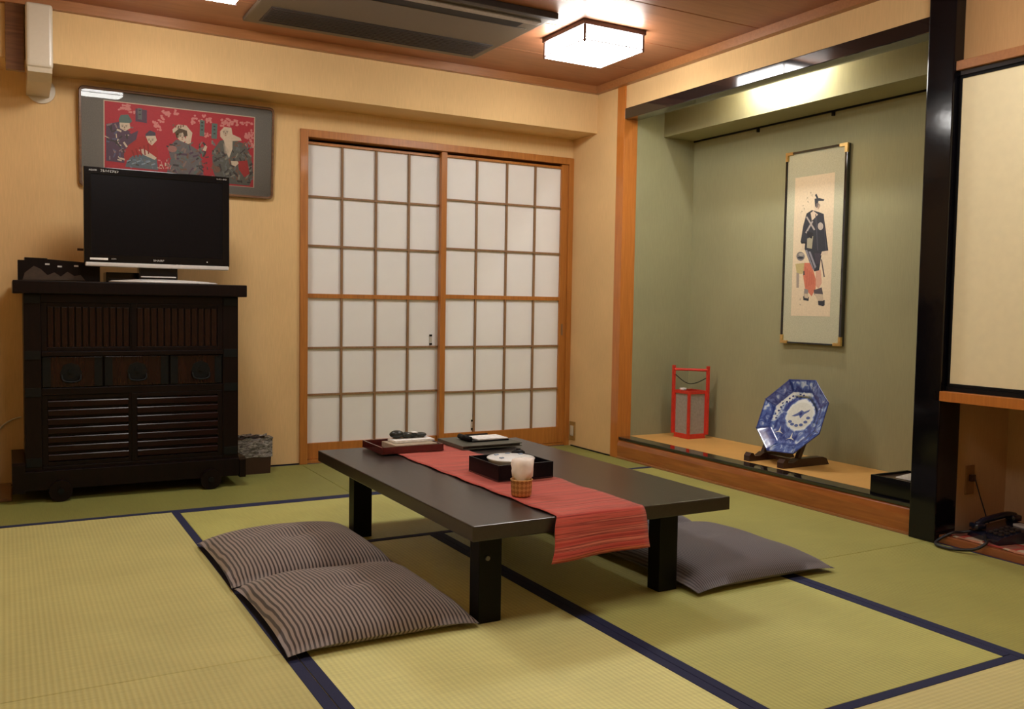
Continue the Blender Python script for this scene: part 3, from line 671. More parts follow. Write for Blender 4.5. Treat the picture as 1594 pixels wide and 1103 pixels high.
# ================================================================== CABINET
t = empty('wheeled_cabinet', (-2.91, -.26, 0), 'dark wooden wheeled chest with slatted doors standing under the television', 'cabinet')
FY = -.46
bm = bm_new(); add_box(bm, -3.41, -2.41, FY+.012, -.05, .10, 1.007)
obj('carcass', bm, 'cab', t)
obj('top', box_bm(-3.456, -2.37, -.52, -.03, 1.007, 1.070, bevel=.006), 'cab', t)
def cp(nm, a, mat='cab', par=t, bev=.003): return obj(nm, box_bm(*a, bevel=bev), mat, par)
cp('corner_post', (-3.412, -3.338, FY-.02, FY+.02, .10, 1.007)); cp('corner_post', (-2.488, -2.408, FY-.02, FY+.02, .10, 1.007))
cp('front_rail', (-3.338, -2.488, FY-.018, FY+.012, .965, 1.007)); cp('front_rail', (-3.338, -2.488, FY-.024, FY+.012, .705, .728))
cp('front_rail', (-3.338, -2.488, FY-.018, FY+.012, .515, .550)); cp('front_rail', (-3.338, -2.488, FY-.018, FY+.012, .145, .168))
def slat_door(x0, x1, z0, z1, vertical, n, name, dy=0):
    y = FY-.004-dy
    d = obj(name, box_bm(x0, x1, y+.006, y+.014, z0, z1), 'cab', t)
    fwd = .026
    for a in ((x0, x0+fwd, z0, z1), (x1-fwd, x1, z0, z1)): obj('door_stile', box_bm(a[0], a[1], y-.008, y+.008, a[2], a[3], bevel=.002), 'cab', d)
    for a in ((x0+fwd, x1-fwd, z0, z0+.02), (x0+fwd, x1-fwd, z1-.02, z1)): obj('door_rail', box_bm(a[0], a[1], y-.008, y+.008, a[2], a[3], bevel=.002), 'cab', d)
    if vertical:
        w_ = (x1-x0-2*fwd)/n
        for k in range(n):
            xa = x0+fwd+k*w_
            obj('slat', box_bm(xa+.003, xa+w_-.004, y-.006, y+.006, z0+.02, z1-.02, bevel=.003, seg=2), 'cabslat', d)
    else:
        h_ = (z1-z0-.04)/n
        for k in range(n):
            za = z0+.02+k*h_
            b = bm_new(); add_prism(b, [(y+.006, za+.002), (y-.009, za+.004), (y-.012, za+.008), (y-.012, za+h_-.012), (y-.009, za+h_-.008), (y+.006, za+h_-.006)], 'X', x0+fwd, x1-fwd)
            obj('slat', b, 'cabbar', d)
    return d
slat_door(-3.338, -2.915, .728, .965, True, 12, 'sliding_door'); slat_door(-2.935, -2.488, .728, .965, True, 12, 'sliding_door', .006)
slat_door(-3.338, -2.925, .168, .515, False, 7, 'sliding_door'); slat_door(-2.935, -2.488, .168, .515, False, 7, 'sliding_door', .006)
for k, (xa, xb, xc) in enumerate(((-3.338, -3.065, -3.209), (-3.062, -2.755, -2.907), (-2.752, -2.488, -2.598))):
    d = obj('drawer', box_bm(xa+.003, xb-.003, FY-.012, FY+.012, .553, .702, bevel=.003), 'cabslat', t)
    obj('backplate', add_cyl(bm_new(), (xc, FY-.012, .625), (xc, FY-.016, .625), .048, 8), 'iron', d)
    obj('lock_boss', add_cyl(bm_new(), (xc, FY-.016, .632), (xc, FY-.024, .632), .013, 12), 'iron', d)
    hp = [(xc-.042, FY-.02, .612), (xc-.036, FY-.030, .586), (xc, FY-.034, .578), (xc+.036, FY-.030, .586), (xc+.042, FY-.02, .612)]
    obj('handle', add_tube(bm_new(), smooth_pts(hp, 5), .005), 'iron', d, smooth=True)
    for xx in (xa+.022, xb-.022): obj('iron_band', box_bm(xx-.018, xx+.018, FY-.015, FY-.011, .556, .699, bevel=.001), 'iron', d)
cp('base_rail', (-3.46, -2.385, FY-.045, FY-.005, .058, .150)); cp('base_rail', (-3.46, -2.385, -.10, -.06, .058, .150))
bm = bm_new(); add_prism(bm, [(-.515, .05), (-.515, .185), (-.49, .195), (-.04, .195), (-.04, .05)], 'X', -3.468, -3.412); obj('side_runner', bm, 'cab', t)
bm = bm_new(); add_prism(bm, [(-.515, .05), (-.515, .145), (-.49, .155), (-.04, .155), (-.04, .05)], 'X', -2.408, -2.376); obj('side_runner', bm, 'cab', t)
for xx in (-3.262, -2.558):
    for yy in (-.53, -.09):
        wv = obj('wheel', add_cyl(bm_new(), (xx, yy, .052), (xx, yy+.045, .052), .052, 28), 'cab', t)
        obj('axle_cap', add_cyl(bm_new(), (xx, yy, .052), (xx, yy-.008, .052), .014, 12), 'iron', wv)
for xx in (-3.375, -2.448):
    for zz in (.99, .72, .54, .2): obj('iron_fitting', box_bm(xx-.034, xx+.034, FY-.024, FY-.019, zz-.03, zz+.012, bevel=.001), 'iron', t)

# ================================================================== TELEVISION
t = empty('television', (-2.78, -.40, 1.07), 'black flat-screen television with silver lower edge standing on the chest', 'television')
TX0, TX1, TZ0, TZ1, TY = -3.142, -2.440, 1.148, 1.640, -.42
bm = bm_new(); add_box(bm, TX0, TX1, TY+.006, TY+.05, TZ0+.012, TZ1, bevel=.006); add_box(bm, TX0+.1, TX1-.1, TY+.045, TY+.10, TZ0+.05, TZ1-.09, bevel=.015)
obj('casing', bm, 'tvb', t)
bm = bm_new()
add_box(bm, TX0, TX0+.035, TY, TY+.01, TZ0+.02, TZ1, bevel=.003); add_box(bm, TX1-.035, TX1, TY, TY+.01, TZ0+.02, TZ1, bevel=.003)
add_box(bm, TX0+.03, TX1-.03, TY, TY+.01, TZ1-.036, TZ1, bevel=.003); add_box(bm, TX0+.03, TX1-.03, TY, TY+.01, TZ0+.02, TZ0+.062, bevel=.003)
obj('bezel', bm, 'tvb', t)
obj('screen', box_bm(TX0+.033, TX1-.033, TY+.003, TY+.008, TZ0+.06, TZ1-.034), 'screen', t)
obj('silver_trim', box_bm(TX0+.005, TX1-.004, TY-.006, TY+.03, TZ0, TZ0+.021, bevel=.006, seg=3), 'silver', t)
obj('stand_neck', box_bm(-2.888, -2.70, -.41, -.33, 1.088, 1.16, bevel=.006), 'tvb', t)
obj('neck_strip', box_bm(-2.88, -2.71, -.418, -.408, 1.100, 1.106, bevel=.001), 'silver', t)
bm = bm_new(); add_lathe(bm, [(.0001, 0), (.262, 0), (.268, .005), (.255, .010), (.15, .018), (.0001, .022)], (0, 0, 0), 48)
for v in bm.verts: v.co = Vector((v.co.x-2.762, v.co.y*.42-.385, v.co.z+1.0705))
obj('stand_base', bm, 'silver', t, smooth=True)
def text(name, s, loc, size, rot, mat, parent, width=None, label=None):
    c = bpy.data.curves.new(name, 'FONT'); c.body = s; c.size = size; c.extrude = .0003; c.align_x = 'CENTER'; c.align_y = 'CENTER'
    tmp = bpy.data.objects.new('tmp', c); COL.objects.link(tmp); bpy.context.view_layer.update()
    me = bpy.data.meshes.new_from_object(tmp.evaluated_get(bpy.context.evaluated_depsgraph_get())); bpy.data.objects.remove(tmp)
    me.name = name; me.materials.clear(); me.materials.append(M[mat]); o = bpy.data.objects.new(name, me); COL.objects.link(o)
    o.rotation_euler = rot; WL[o.name] = Vector(loc); o.parent = parent; o.location = Vector(loc)-WL[parent.name]
    if width:
        bpy.context.view_layer.update(); wd = o.dimensions.x
        if wd > 0: o.scale = (width/wd, 1, 1)
    return o
rt = (PI/2, 0, 0)
text('maker_lettering', 'SHARP', (-2.795, TY-.0012, TZ0+.038), .014, rt, 'silver', t, .052)
text('top_lettering', 'AQUOS', (TX0+.042, TY-.0012, TZ1-.017), .011, rt, 'silver', t, .036)
text('top_lettering', 'フルハイビジョン', (TX0+.118, TY-.0012, TZ1-.018), .016, rt, 'white', t, .082)
text('top_lettering', 'LC-32', (TX1-.040, TY-.0012, TZ1-.014), .009, rt, 'silver', t, .05)
obj('sticker', box_bm(TX0+.026, TX0+.108, TY-.0016, TY-.0004, TZ0+.033, TZ0+.043), 'white', t)
text('port_lettering', 'HDMI', (TX0+.135, TY-.0012, TZ0+.039), .009, rt, 'silver', t, .022)
obj('power_light', add_cyl(bm_new(), (TX1-.115, TY-.001, TZ0+.04), (TX1-.115, TY+.001, TZ0+.04), .003, 10), 'silver', t)

# ---- low carved ornament box at the left end of the cabinet top
t = empty('carved_box', (-3.25, -.33, 1.07), 'low dark carved box with mountain relief left of the television', 'box')
bm = bm_new(); yb0, yb1 = -.29, -.17
add_prism(bm, [(-3.43, 1.071), (-3.43, 1.172), (-3.40, 1.172), (-3.40, 1.186), (-3.30, 1.184), (-3.30, 1.180), (-3.10, 1.168), (-3.06, 1.165), (-3.06, 1.071)], 'Y', yb0, yb1)
obj('box_body', bm, 'cab', t)
bm = bm_new(); add_prism(bm, [(-3.41, 1.075), (-3.40, 1.11), (-3.36, 1.145), (-3.33, 1.13), (-3.30, 1.10), (-3.27, 1.115), (-3.24, 1.095), (-3.21, 1.12), (-3.18, 1.10), (-3.15, 1.105), (-3.13, 1.078)], 'Y', yb0-.008, yb0+.001)
obj('mountain_relief', bm, plain('brown_relief', (.05, .03, .018), .5), t)
for xx, zz in ((-3.30, 1.155), (-3.245, 1.145), (-3.17, 1.15)): obj('pearl_inlay', box_bm(xx-.010, xx+.010, yb0-.003, yb0+.001, zz-.004, zz+.004, bevel=.001), 'silver', t)
bm = bm_new(); add_box(bm, -3.118, -3.108, -.15, -.138, 1.07, 1.247); add_box(bm, -3.155, -3.118, -.15, -.138, 1.235, 1.247)
o = obj('bracket', bm, 'stand'); o['label'] = 'small brown L-shaped bracket standing behind the carved box'; o['category'] = 'bracket'; o['kind'] = 'thing'
t = empty('tuner_box', (-2.95, -.22, 1.07), 'small black set-top box behind the television stand', 'set-top box')
obj('box_body', box_bm(-3.03, -2.87, -.27, -.12, 1.072, 1.125, bevel=.004), 'tvb', t); obj('front_strip', box_bm(-3.02, -2.88, -.273, -.269, 1.09, 1.098), 'acdark', t)

# ---- waste bin with a liner
t = empty('waste_bin', (-2.275, -.115, 0), 'small dark bin with crinkled plastic liner between cabinet and doors', 'bin')
bm = bm_new(); add_prism(bm, [(-2.362, 0), (-2.362, .185), (-2.158, .185), (-2.166, 0)], 'Y', -.205, -.035); obj('bin_body', bm, 'stand', t)
bm = bm_new()
ring = []
n = 40
for j, z in enumerate((.098, .11, .14, .17, .192, .205, .20)):
    rg = []
    for i in range(n):
        a = i/n*4; s_ = int(a); f_ = a-s_
        c4 = [(-2.364, -.209), (-2.154, -.209), (-2.154, -.031), (-2.364, -.031)]
        p, q = c4[s_ % 4], c4[(s_+1) % 4]
        k = -.02 if j == 6 else .0
        jit = rnd.uniform(-.002, .004) if j not in (0,) else 0
        cx_, cy_ = -2.259, -.12
        x_, y_ = p[0]+(q[0]-p[0])*f_, p[1]+(q[1]-p[1])*f_
        d_ = Vector((x_-cx_, y_-cy_)); d_ = d_*(1+(jit+k)/d_.length)
        rg.append(bm.verts.new((cx_+d_.x, cy_+d_.y, z+(rnd.uniform(-.006, .008) if j > 3 else rnd.uniform(-.003, .003)))))
    ring.append(rg)
for a, b in zip(ring[:-1], ring[1:]):
    for i in range(n): bm.faces.new((a[i], a[(i+1) % n], b[(i+1) % n], b[i]))
obj('bin_liner', bm, 'liner', t)

# ---- cable on the wall at far left
bm = add_tube(bm_new(), smooth_pts([(-3.60, -.008, .12), (-3.56, -.008, .24), (-3.51, -.008, .315), (-3.46, -.008, .35), (-3.42, -.008, .36)], 6), .004)
o = obj('wall_cable', bm, 'cream', smooth=True); o['label'] = 'thin beige cable curving on the wall left of the cabinet'; o['category'] = 'cable'; o['kind'] = 'thing'

# ---- outlet on short right wall
t = empty('wall_outlet', (-.0, -.055, .04), 'brass-coloured socket plate low on the wall beside the right sliding door', 'socket')
obj('cover_plate', box_bm(-.008, -.0005, -.10, -.03, .045, .175, bevel=.002), plain('dull_brass_plate', (.42, .26, .08), .4, .3), t)
obj('socket_insert', box_bm(-.011, -.006, -.083, -.047, .075, .145, bevel=.002), 'cream', t)

# ================================================================== LOW TABLE
t = empty('low_table', (-1.8, -2.3, 0), 'low dark wooden table in the middle of the rush mats', 'table')
TX = (-2.30, -1.30); TYY = (-3.045, -1.54); TH = .34
obj('tabletop', box_bm(TX[0], TX[1], TYY[0], TYY[1], TH-.047, TH, bevel=.004), 'table', t)
for xa, xb in ((-2.222, -2.142), (-1.517, -1.437)):
    for ya, yb in ((-2.936, -2.872), (-1.79, -1.726)):
        lg = obj('leg', box_bm(xa, xb, ya, yb, 0, TH-.047, bevel=.003), 'tableb', t)
        if ya < -2.5 and xa < -2: obj('bolt', add_cyl(bm_new(), (xa+.028, ya-.001, .206), (xa+.028, ya-.006, .206), .0075, 14), 'steel', lg)
for ya, yb in ((-2.90, -2.88), (-1.77, -1.75)):
    obj('cross_rail', box_bm(-2.142+.04, -1.517-.04, ya, yb, .262, TH-.047), 'tableb', t) if ya < -2.5 else obj('cross_rail', box_bm(-2.10, -1.56, ya, yb, .235, TH-.047), 'tableb', t)
for xa, sx in ((-2.142, 1), (-1.517, -1)):
    bm = bm_new(); add_prism(bm, [(xa, .293), (xa, .262), (xa+sx*.05, .268), (xa+sx*.075, .285), (xa+sx*.08, .293)], 'Y', -2.93, -2.91); obj('leg_bracket', bm, 'tableb', t)

# runner
def runner():
    bm = bm_new(); uvl = bm.loops.layers.uv.verify()
    path = []
    N1 = 44
    for i in range(N1+1):
        y = -1.545+(-3.045+1.545)*i/N1
        path.append((y, TH+.0025, i))
    path += [(-3.052, TH-.0005, 45), (-3.056, TH-.010, 46)]
    for k in range(1, 8): path.append((-3.058-.002*k, TH-.010-.0175*k, 46+k))
    L_ = 0; rows = []; prev = None; nx = 14
    for j, (y, z, s) in enumerate(path):
        if prev: L_ += math.hypot(y-prev[0], z-prev[1])
        prev = (y, z); hang = max(0, (TH-z)/.135)
        row = []
        for i in range(nx+1):
            u = i/nx
            xl = -2.035+.018*(j/44 if j < 44 else 1)-.035*hang+.004*math.sin(j*.9); xr = -1.715+.035*(j/44 if j < 44 else 1)+.002*math.sin(j*.7)
            xx = xl+(xr-xl)*u
            dz = .0012*math.sin(u*9+j*.8)+.0012 if hang == 0 else 0
            if hang == 0 and (i == 0 or i == nx): dz += .002*max(0, math.sin(j*1.1))
            dy = -hang*.010*math.sin(u*7+.8)-hang*.008
            zz = z+dz+hang*(.010*u)
            row.append((bm.verts.new((xx, y+dy, zz)), (u*.34, L_)))
        rows.append(row)
    for a, b in zip(rows[:-1], rows[1:]):
        for i in range(nx):
            q = (a[i], b[i], b[i+1], a[i+1]); f = bm.faces.new([v for v, _ in q])
            for lp, (_, uvv) in zip(f.loops, q): lp[uvl].uv = uvv
    o = obj('table_runner', bm, 'runner', smooth=True)
    m = o.modifiers.new('thick', 'SOLIDIFY'); m.thickness = .0018; m.offset = 1
    o['label'] = 'red striped table runner hanging over the near end of the table'; o['category'] = 'table runner'; o['kind'] = 'thing'
    return o
runner()
ZT = TH+.0075   # top of the cloth

# tray with papers
t = empty('tray', (-1.95, -1.67, ZT), 'shallow maroon tray at the far left of the low table', 'tray')
tx0, tx1, ty0, ty1 = -2.105, -1.815, -1.80, -1.565
obj('tray_base', box_bm(tx0, tx1, ty0, ty1, ZT, ZT+.006), 'tray', t)
for a in ((tx0, tx0+.008, ty0, ty1), (tx1-.008, tx1, ty0, ty1), (tx0+.008, tx1-.008, ty0, ty0+.008), (tx0+.008, tx1-.008, ty1-.008, ty1)):
    obj('tray_wall', box_bm(*a, ZT+.004, ZT+.030, bevel=.002), 'tray', t)
def tag(o, label, cat, group=None):
    o['label'] = label; o['category'] = cat; o['kind'] = 'thing'
    if group: o['group'] = group
    return o
def rot_box(name, cx, cy, z0, z1, w_, d_, ang, mat, bevel=.001, parent=None):
    bm = bm_new(); add_box(bm, -w_/2, w_/2, -d_/2, d_/2, z0, z1, bevel=bevel)
    bmesh.ops.rotate(bm, verts=bm.verts, cent=(0, 0, 0), matrix=Matrix.Rotation(ang, 3, 'Z')); bmesh.ops.translate(bm, verts=bm.verts, vec=(cx, cy, 0))
    return obj(name, bm, mat, parent)
tag(rot_box('booklet', -1.935, -1.70, ZT+.0065, ZT+.030, .20, .15, .04, 'card'), 'buff booklet lying in the maroon tray', 'booklet')
tag(rot_box('notepad', -1.915, -1.672, ZT+.031, ZT+.041, .19, .085, .06, 'white'), 'narrow white notepad on top of the buff booklet', 'notepad')
t2 = empty('glasses_case', (-1.92, -1.65, ZT+.042), 'dark lumpy leather pouch on the white notepad in the tray', 'pouch')
bm = bm_new()
for k, (dx, rx, rz) in enumerate(((-.055, .034, .018), (-.012, .030, .013), (.02, .025, .012), (.06, .028, .011))):
    bmesh.ops.create_uvsphere(bm, u_segments=14, v_segments=8, radius=1, matrix=Matrix.Translation((-1.92+dx, -1.648, ZT+.042+rz))@Matrix.Diagonal((rx, .026, rz, 1)))
obj('pouch_body', bm, plain('dark_green_black_leather', (.02, .022, .018), .35, bump=.5, bscale=60), t2, smooth=True)
obj('white_tag', box_bm(-1.908, -1.885, -1.678, -1.645, ZT+.065, ZT+.068, bevel=.001), 'white', t2)

# folder and pad
t = empty('menu_folder', (-1.59, -1.69, ZT), 'olive grey leather folder lying flat on the far end of the table', 'folder')
obj('cover', box_bm(-1.735, -1.435, -1.83, -1.565, ZT+.012, ZT+.017, bevel=.002), 'folder', t)
obj('cover', box_bm(-1.735, -1.435, -1.83, -1.565, ZT, ZT+.004, bevel=.0015), 'folder', t)
obj('pages', box_bm(-1.728, -1.442, -1.822, -1.572, ZT+.004, ZT+.012), 'acdark', t)
obj('spine', box_bm(-1.738, -1.733, -1.83, -1.565, ZT, ZT+.017, bevel=.002), 'folder', t)
ZF = ZT+.0175
t = empty('clipboard', (-1.58, -1.68, ZF), 'small black clipboard holding white paper on the olive folder', 'clipboard')
rot_box('board', -1.555, -1.685, ZF, ZF+.006, .19, .13, .02, 'blackm', parent=t)
rot_box('paper_sheet', -1.54, -1.688, ZF+.0065, ZF+.012, .155, .115, .02, 'white', parent=t)
bm = add_cyl(bm_new(), (-1.655, -1.74, ZF+.014), (-1.655, -1.63, ZF+.014), .012, 14); obj('clip', bm, 'blackm', t, smooth=True)
tag(obj('pen', add_cyl(bm_new(), (-1.62, -1.610, ZF+.012), (-1.50, -1.612, ZF+.012), .0045, 10), 'blackm', smooth=True), 'thin black pen lying along the far edge of the white paper', 'pen')

# tea box
t = empty('tea_box', (-1.82, -2.405, ZT), 'open square black lacquer box holding a white dish on the runner', 'box')
bx0, bx1, by0, by1 = -1.935, -1.70, -2.525, -2.285
obj('box_base', box_bm(bx0, bx1, by0, by1, ZT, ZT+.006), 'lacq', t)
for a in ((bx0, bx0+.007, by0, by1), (bx1-.007, bx1, by0, by1), (bx0+.007, bx1-.007, by0, by0+.007), (bx0+.007, bx1-.007, by1-.007, by1)):
    obj('box_side', box_bm(*a, ZT+.003, ZT+.060, bevel=.002), plain('black_stained_wood', (.007, .005, .007), .4, spec=.15), t)
dx_, dy_ = -1.825, -2.42
ZD = ZT+.009
t = empty('tea_dish', (dx_, dy_, ZD), 'white china dish with faint blue marks inside the black box', 'dish')
bm = add_lathe(bm_new(), [(.0001, 0), (.045, 0), (.047, .006), (.06, .016), (.084, .042), (.090, .054), (.092, .057), (.089, .060), (.075, .062), (.045, .064), (.0001, .065)], (dx_, dy_, ZD), 40)
dish = obj('dish_body', bm, 'gwhite', t, smooth=True)
for a, rr_ in ((.4, .06), (1.3, .055), (2.3, .058), (3.6, .06), (4.9, .055)):
    bm = bm_new(); px_, py_ = dx_+rr_*math.cos(a), dy_+rr_*math.sin(a)
    for k in range(3): add_box(bm, px_-.008+k*.006, px_-.003+k*.006, py_-.010+k*.003, py_+.006, ZD+.060, ZD+.0658)
    obj('blue_mark', bm, plain('pale_blue_glaze_%d' % (a*10), (.28, .36, .5), .2), t)
t = empty('tea_caddy', (-1.735, -2.32, ZT+.007), 'black domed caddy lid showing behind the white dish in the box', 'caddy')
bm = add_lathe(bm_new(), [(.0001, 0), (.026, 0), (.028, .05), (.026, .062), (.016, .069), (.0001, .071)], (-1.737, -2.322, ZT+.007), 28)
obj('caddy_body', bm, 'blackm', t, smooth=True)
obj('lid_knob', add_cyl(bm_new(), (-1.737, -2.322, ZT+.077), (-1.737, -2.322, ZT+.081), .009, 16), 'blackm', t)

# cup basket with cloth
t = empty('bamboo_cup', (-1.972, -2.757, ZT), 'small woven bamboo cup on the runner in front of the black box', 'cup')
bm = add_lathe(bm_new(), [(.0001, 0), (.031, 0), (.034, .004), (.036, .03), (.0365, .052), (.0385, .056), (.036, .058), (.033, .054), (.032, .01), (.0001, .008)], (-1.972, -2.757, ZT), 36)
obj('cup_body', bm, 'basket', t, smooth=True)
bm = bm_new()
add_lathe(bm, [(.0001,.012),(.016, .014), (.022, .030), (.025, .052), (.026, .059), (.033, .066), (.036, .085), (.038, .105), (.036, .120), (.022, .124), (.0001, .118)], (-1.972, -2.757, ZT), 30, lambda a, z: 1+.10*math.sin(3*a+z*60)+.05*math.sin(7*a-z*90))
for v in bm.verts:
    k = (v.co.z-ZT-.05)/.05
    if k > 0: v.co.x += .010*k; v.co.y += .008*k
tag(obj('hand_cloth', bm, 'napkin', smooth=True), 'folded white cloth standing up out of the bamboo cup', 'napkin')

# ================================================================== FLOOR CUSHIONS
def cushion(x0, x1, y0, y1, mat, label, ang=0, h=.098, seed=0):
    bm = bm_new(); nx, ny = 26, 28; R_ = random.Random(seed); ph = [R_.uniform(0, 6) for _ in range(6)]
    W_, D_ = x1-x0, y1-y0; top = []; bot = []
    for j in range(ny+1):
        v = -1+2*j/ny; ta = []; ba = []
        for i in range(nx+1):
            u = -1+2*i/nx
            k = max(0, (1-abs(u)**3.2))**.62*max(0, (1-abs(v)**3.2))**.62
            # edges draw in between the pointed corners
            px_ = u*W_/2*(1-.030*(1-v*v)*abs(u)); py_ = v*D_/2*(1-.030*(1-u*u)*abs(v))
            wr = .0025*math.sin(5*u+3*v+ph[0])+.002*math.sin(9*v-4*u+ph[1])
            tuft = -.012*math.exp(-(u*u+v*v)/.02)
            edge = .028-.014*(abs(u)*abs(v))**4
            zt = edge+(h-edge)*k*(1+.05*math.sin(2*u+ph[2]))+(wr+tuft)*k
            zb = edge*(1-min(1, k*1.5))**1.3*.97+.0018
            ta.append(bm.verts.new((px_, py_, zt+.001))); ba.append(bm.verts.new((px_, py_, zb)))
        top.append(ta); bot.append(ba)
    for j in range(ny):
        for i in range(nx):
            bm.faces.new((top[j][i], top[j][i+1], top[j+1][i+1], top[j+1][i])); bm.faces.new((bot[j][i], bot[j+1][i], bot[j+1][i+1], bot[j][i+1]))
    for i in range(nx):
        bm.faces.new((bot[0][i], bot[0][i+1], top[0][i+1], top[0][i])); bm.faces.new((bot[ny][i+1], bot[ny][i], top[ny][i], top[ny][i+1]))
    for j in range(ny):
        bm.faces.new((bot[j+1][0], bot[j][0], top[j][0], top[j+1][0])); bm.faces.new((bot[j][nx], bot[j+1][nx], top[j+1][nx], top[j][nx]))
    bmesh.ops.rotate(bm, verts=bm.verts, cent=(0, 0, 0), matrix=Matrix.Rotation(ang, 3, 'Z'))
    bmesh.ops.translate(bm, verts=bm.verts, vec=((x0+x1)/2, (y0+y1)/2, 0))
    o = obj('floor_cushion', bm, mat, smooth=True)
    tag(o, label, 'cushion', 'striped floor cushions around the low table')
    # corner tassels / centre stitch
    return o
CS = stripes('brown_grey_stripe_cloth', (.045, .032, .030), (.30, .245, .22), 'X', .0135, .42)
CS2 = stripes('grey_stripe_cloth', (.06, .05, .057), (.16, .14, .15), 'X', .009, .45)
cushion(-2.825, -2.232, -2.965, -2.300, CS, 'nearest brown striped floor cushion, left of the table', seed=1)
cushion(-2.83, -2.228, -2.290, -1.650, CS, 'brown striped floor cushion behind the nearest one, left of the table', seed=2)
cushion(-1.432, -.76, -3.045, -2.335, CS2, 'grey striped floor cushion at the near right of the table', seed=3)
cushion(-1.43, -.785, -2.315, -1.64, CS2, 'grey floor cushion right of the table, mostly hidden, one tip showing', seed=4)

# ================================================================== ALCOVE OBJECTS
ZA = .14
# lantern
t = empty('red_lantern', (.42, -.81, ZA), 'square red-framed paper floor lantern in the alcove corner', 'lantern')
lx0, lx1, ly0, ly1 = .352, .492, -.884, -.744
obj('lantern_base', box_bm(lx0-.002, lx1+.002, ly0-.002, ly1+.002, ZA, ZA+.032, bevel=.003), 'red', t)
for xx, yy in ((lx0, ly0), (lx0, ly1), (lx1, ly0), (lx1, ly1)):
    sx = .008
    obj('frame_post', box_bm(xx-sx, xx+sx, yy-sx, yy+sx, ZA+.03, .452, bevel=.0015), 'red', t)
bm = bm_new()
for z_a, z_b in ((.432, .452),):
    add_box(bm, lx0, lx1, ly0-.006, ly0+.006, z_a, z_b); add_box(bm, lx0, lx1, ly1-.006, ly1+.006, z_a, z_b)
    add_box(bm, lx0-.006, lx0+.006, ly0, ly1, z_a, z_b); add_box(bm, lx1-.006, lx1+.006, ly0, ly1, z_a, z_b)
obj('top_rail', bm, 'red', t)
obj('paper_panel', box_bm(lx0+.001, lx0+.003, ly0+.008, ly1-.008, ZA+.032, .432), 'lpaper', t); obj('paper_panel', box_bm(lx0+.008, lx1-.008, ly0+.001, ly0+.003, ZA+.032, .432), 'lpaper', t)
obj('paper_panel', box_bm(lx1-.003, lx1-.001, ly0+.008, ly1-.008, ZA+.032, .432), 'lpaper', t); obj('paper_panel', box_bm(lx0+.008, lx1-.008, ly1-.003, ly1-.001, ZA+.032, .432), 'lpaper', t)
for xx, yy in ((lx0-.006, ly1+.010), (lx1+.004, ly0-.012)):
    obj('handle_post', box_bm(xx-.009, xx+.009, yy-.009, yy+.009, ZA+.025, .612, bevel=.002), 'red', t)
bm = add_cyl(bm_new(), (lx0-.006, ly1+.010, .585), (lx1+.004, ly0-.012, .585), .009, 10); obj('handle_bar', bm, 'red', t)
bm = add_lathe(bm_new(), [(.0001, 0), (.020, 0), (.022, .004), (.022, .012), (.0001, .014)], (lx0+.028, ly1-.045, .4525), 20); obj('candle_cap', bm, 'white', t)
obj('cross_bar', box_bm(lx0+.006, lx0+.052, ly1-.05, ly1-.04, .446, .4525), 'red', t)
bm = add_tube(bm_new(), smooth_pts([(lx0-.006, ly1+.01, .56), (.40, -.79, .50), (.45, -.83, .498), (lx1+.004, ly0-.012, .54)], 6), .0025); obj('cord', bm, 'iron', t)

# plate on its stand
pc = Vector((.27, -1.846, .402)); yaw, tl, PR, ph0 = .036, .457, .233, 2.02
nn = Vector((-math.cos(yaw)*math.cos(tl), -math.sin(yaw)*math.cos(tl), math.sin(tl))); hh = Vector((math.sin(yaw), -math.cos(yaw), 0)); vv = hh.cross(nn)
if vv.z < 0: vv = -vv
t = empty('octagonal_plate', tuple(pc-vv*.21), 'large blue and white octagonal plate displayed upright in the alcove', 'plate')
def plate_mat():
    m, t_, N, L, b = nt('blue_and_white_china')
    tc = N.new('ShaderNodeTexCoord'); at = N.new('ShaderNodeAttribute'); at.attribute_name = 'zone'
    uvn = N.new('ShaderNodeUVMap')
    n = N.new('ShaderNodeTexNoise'); n.inputs['Scale'].default_value = 26; n.inputs['Detail'].default_value = 5; n.inputs['Distortion'].default_value = 1.2
    L.new(tc.outputs['Object'], n.inputs['Vector'])
    ad = N.new('ShaderNodeMath'); ad.operation = 'ADD'; L.new(n.outputs['Fac'], ad.inputs[0]); L.new(at.outputs['Fac'], ad.inputs[1])
    r = ramp(N, [(.40, (.72, .75, .72)), (.50, (.42, .52, .68)), (.60, (.10, .16, .42)), (.80, (.025, .045, .20))])
    L.new(ad.outputs[0], r.inputs['Fac']); L.new(r.outputs['Color'], b.inputs['Base Color'])
    b.inputs['Roughness'].default_value = .15; b.inputs['Coat Weight'].default_value = .5
    return m
PM = plate_mat()
bm = bm_new(); zl = bm.verts.layers.float.new('zone')
NA = 64
def octr(a):   # radius factor of an octagon with vertices at ph0 - i*45deg
    k = (a-ph0) % (PI/4); return math.cos(PI/8)/math.cos(k-PI/8)
rings = []
profp = [(0, .0, -.30), (.12, 0, -.20), (.22, 0, -.26), (.36, 0, -.22), (.405, 0, .05), (.43, 0, .22), (.50, 0, .20), (.56, .001, .02), (.66, .003, -.10), (.70, .006, -.02), (.725, .010, .34), (.74, .012, .28), (.80, .019, .12), (.88, .028, .10), (.96, .036, .12), (.985, .039, .34), (1.0, .040, .34), (1.0, .035, .3), (.74, .004, -.3), (.55, -.010, -.3), (.0, -.010, -.3)]
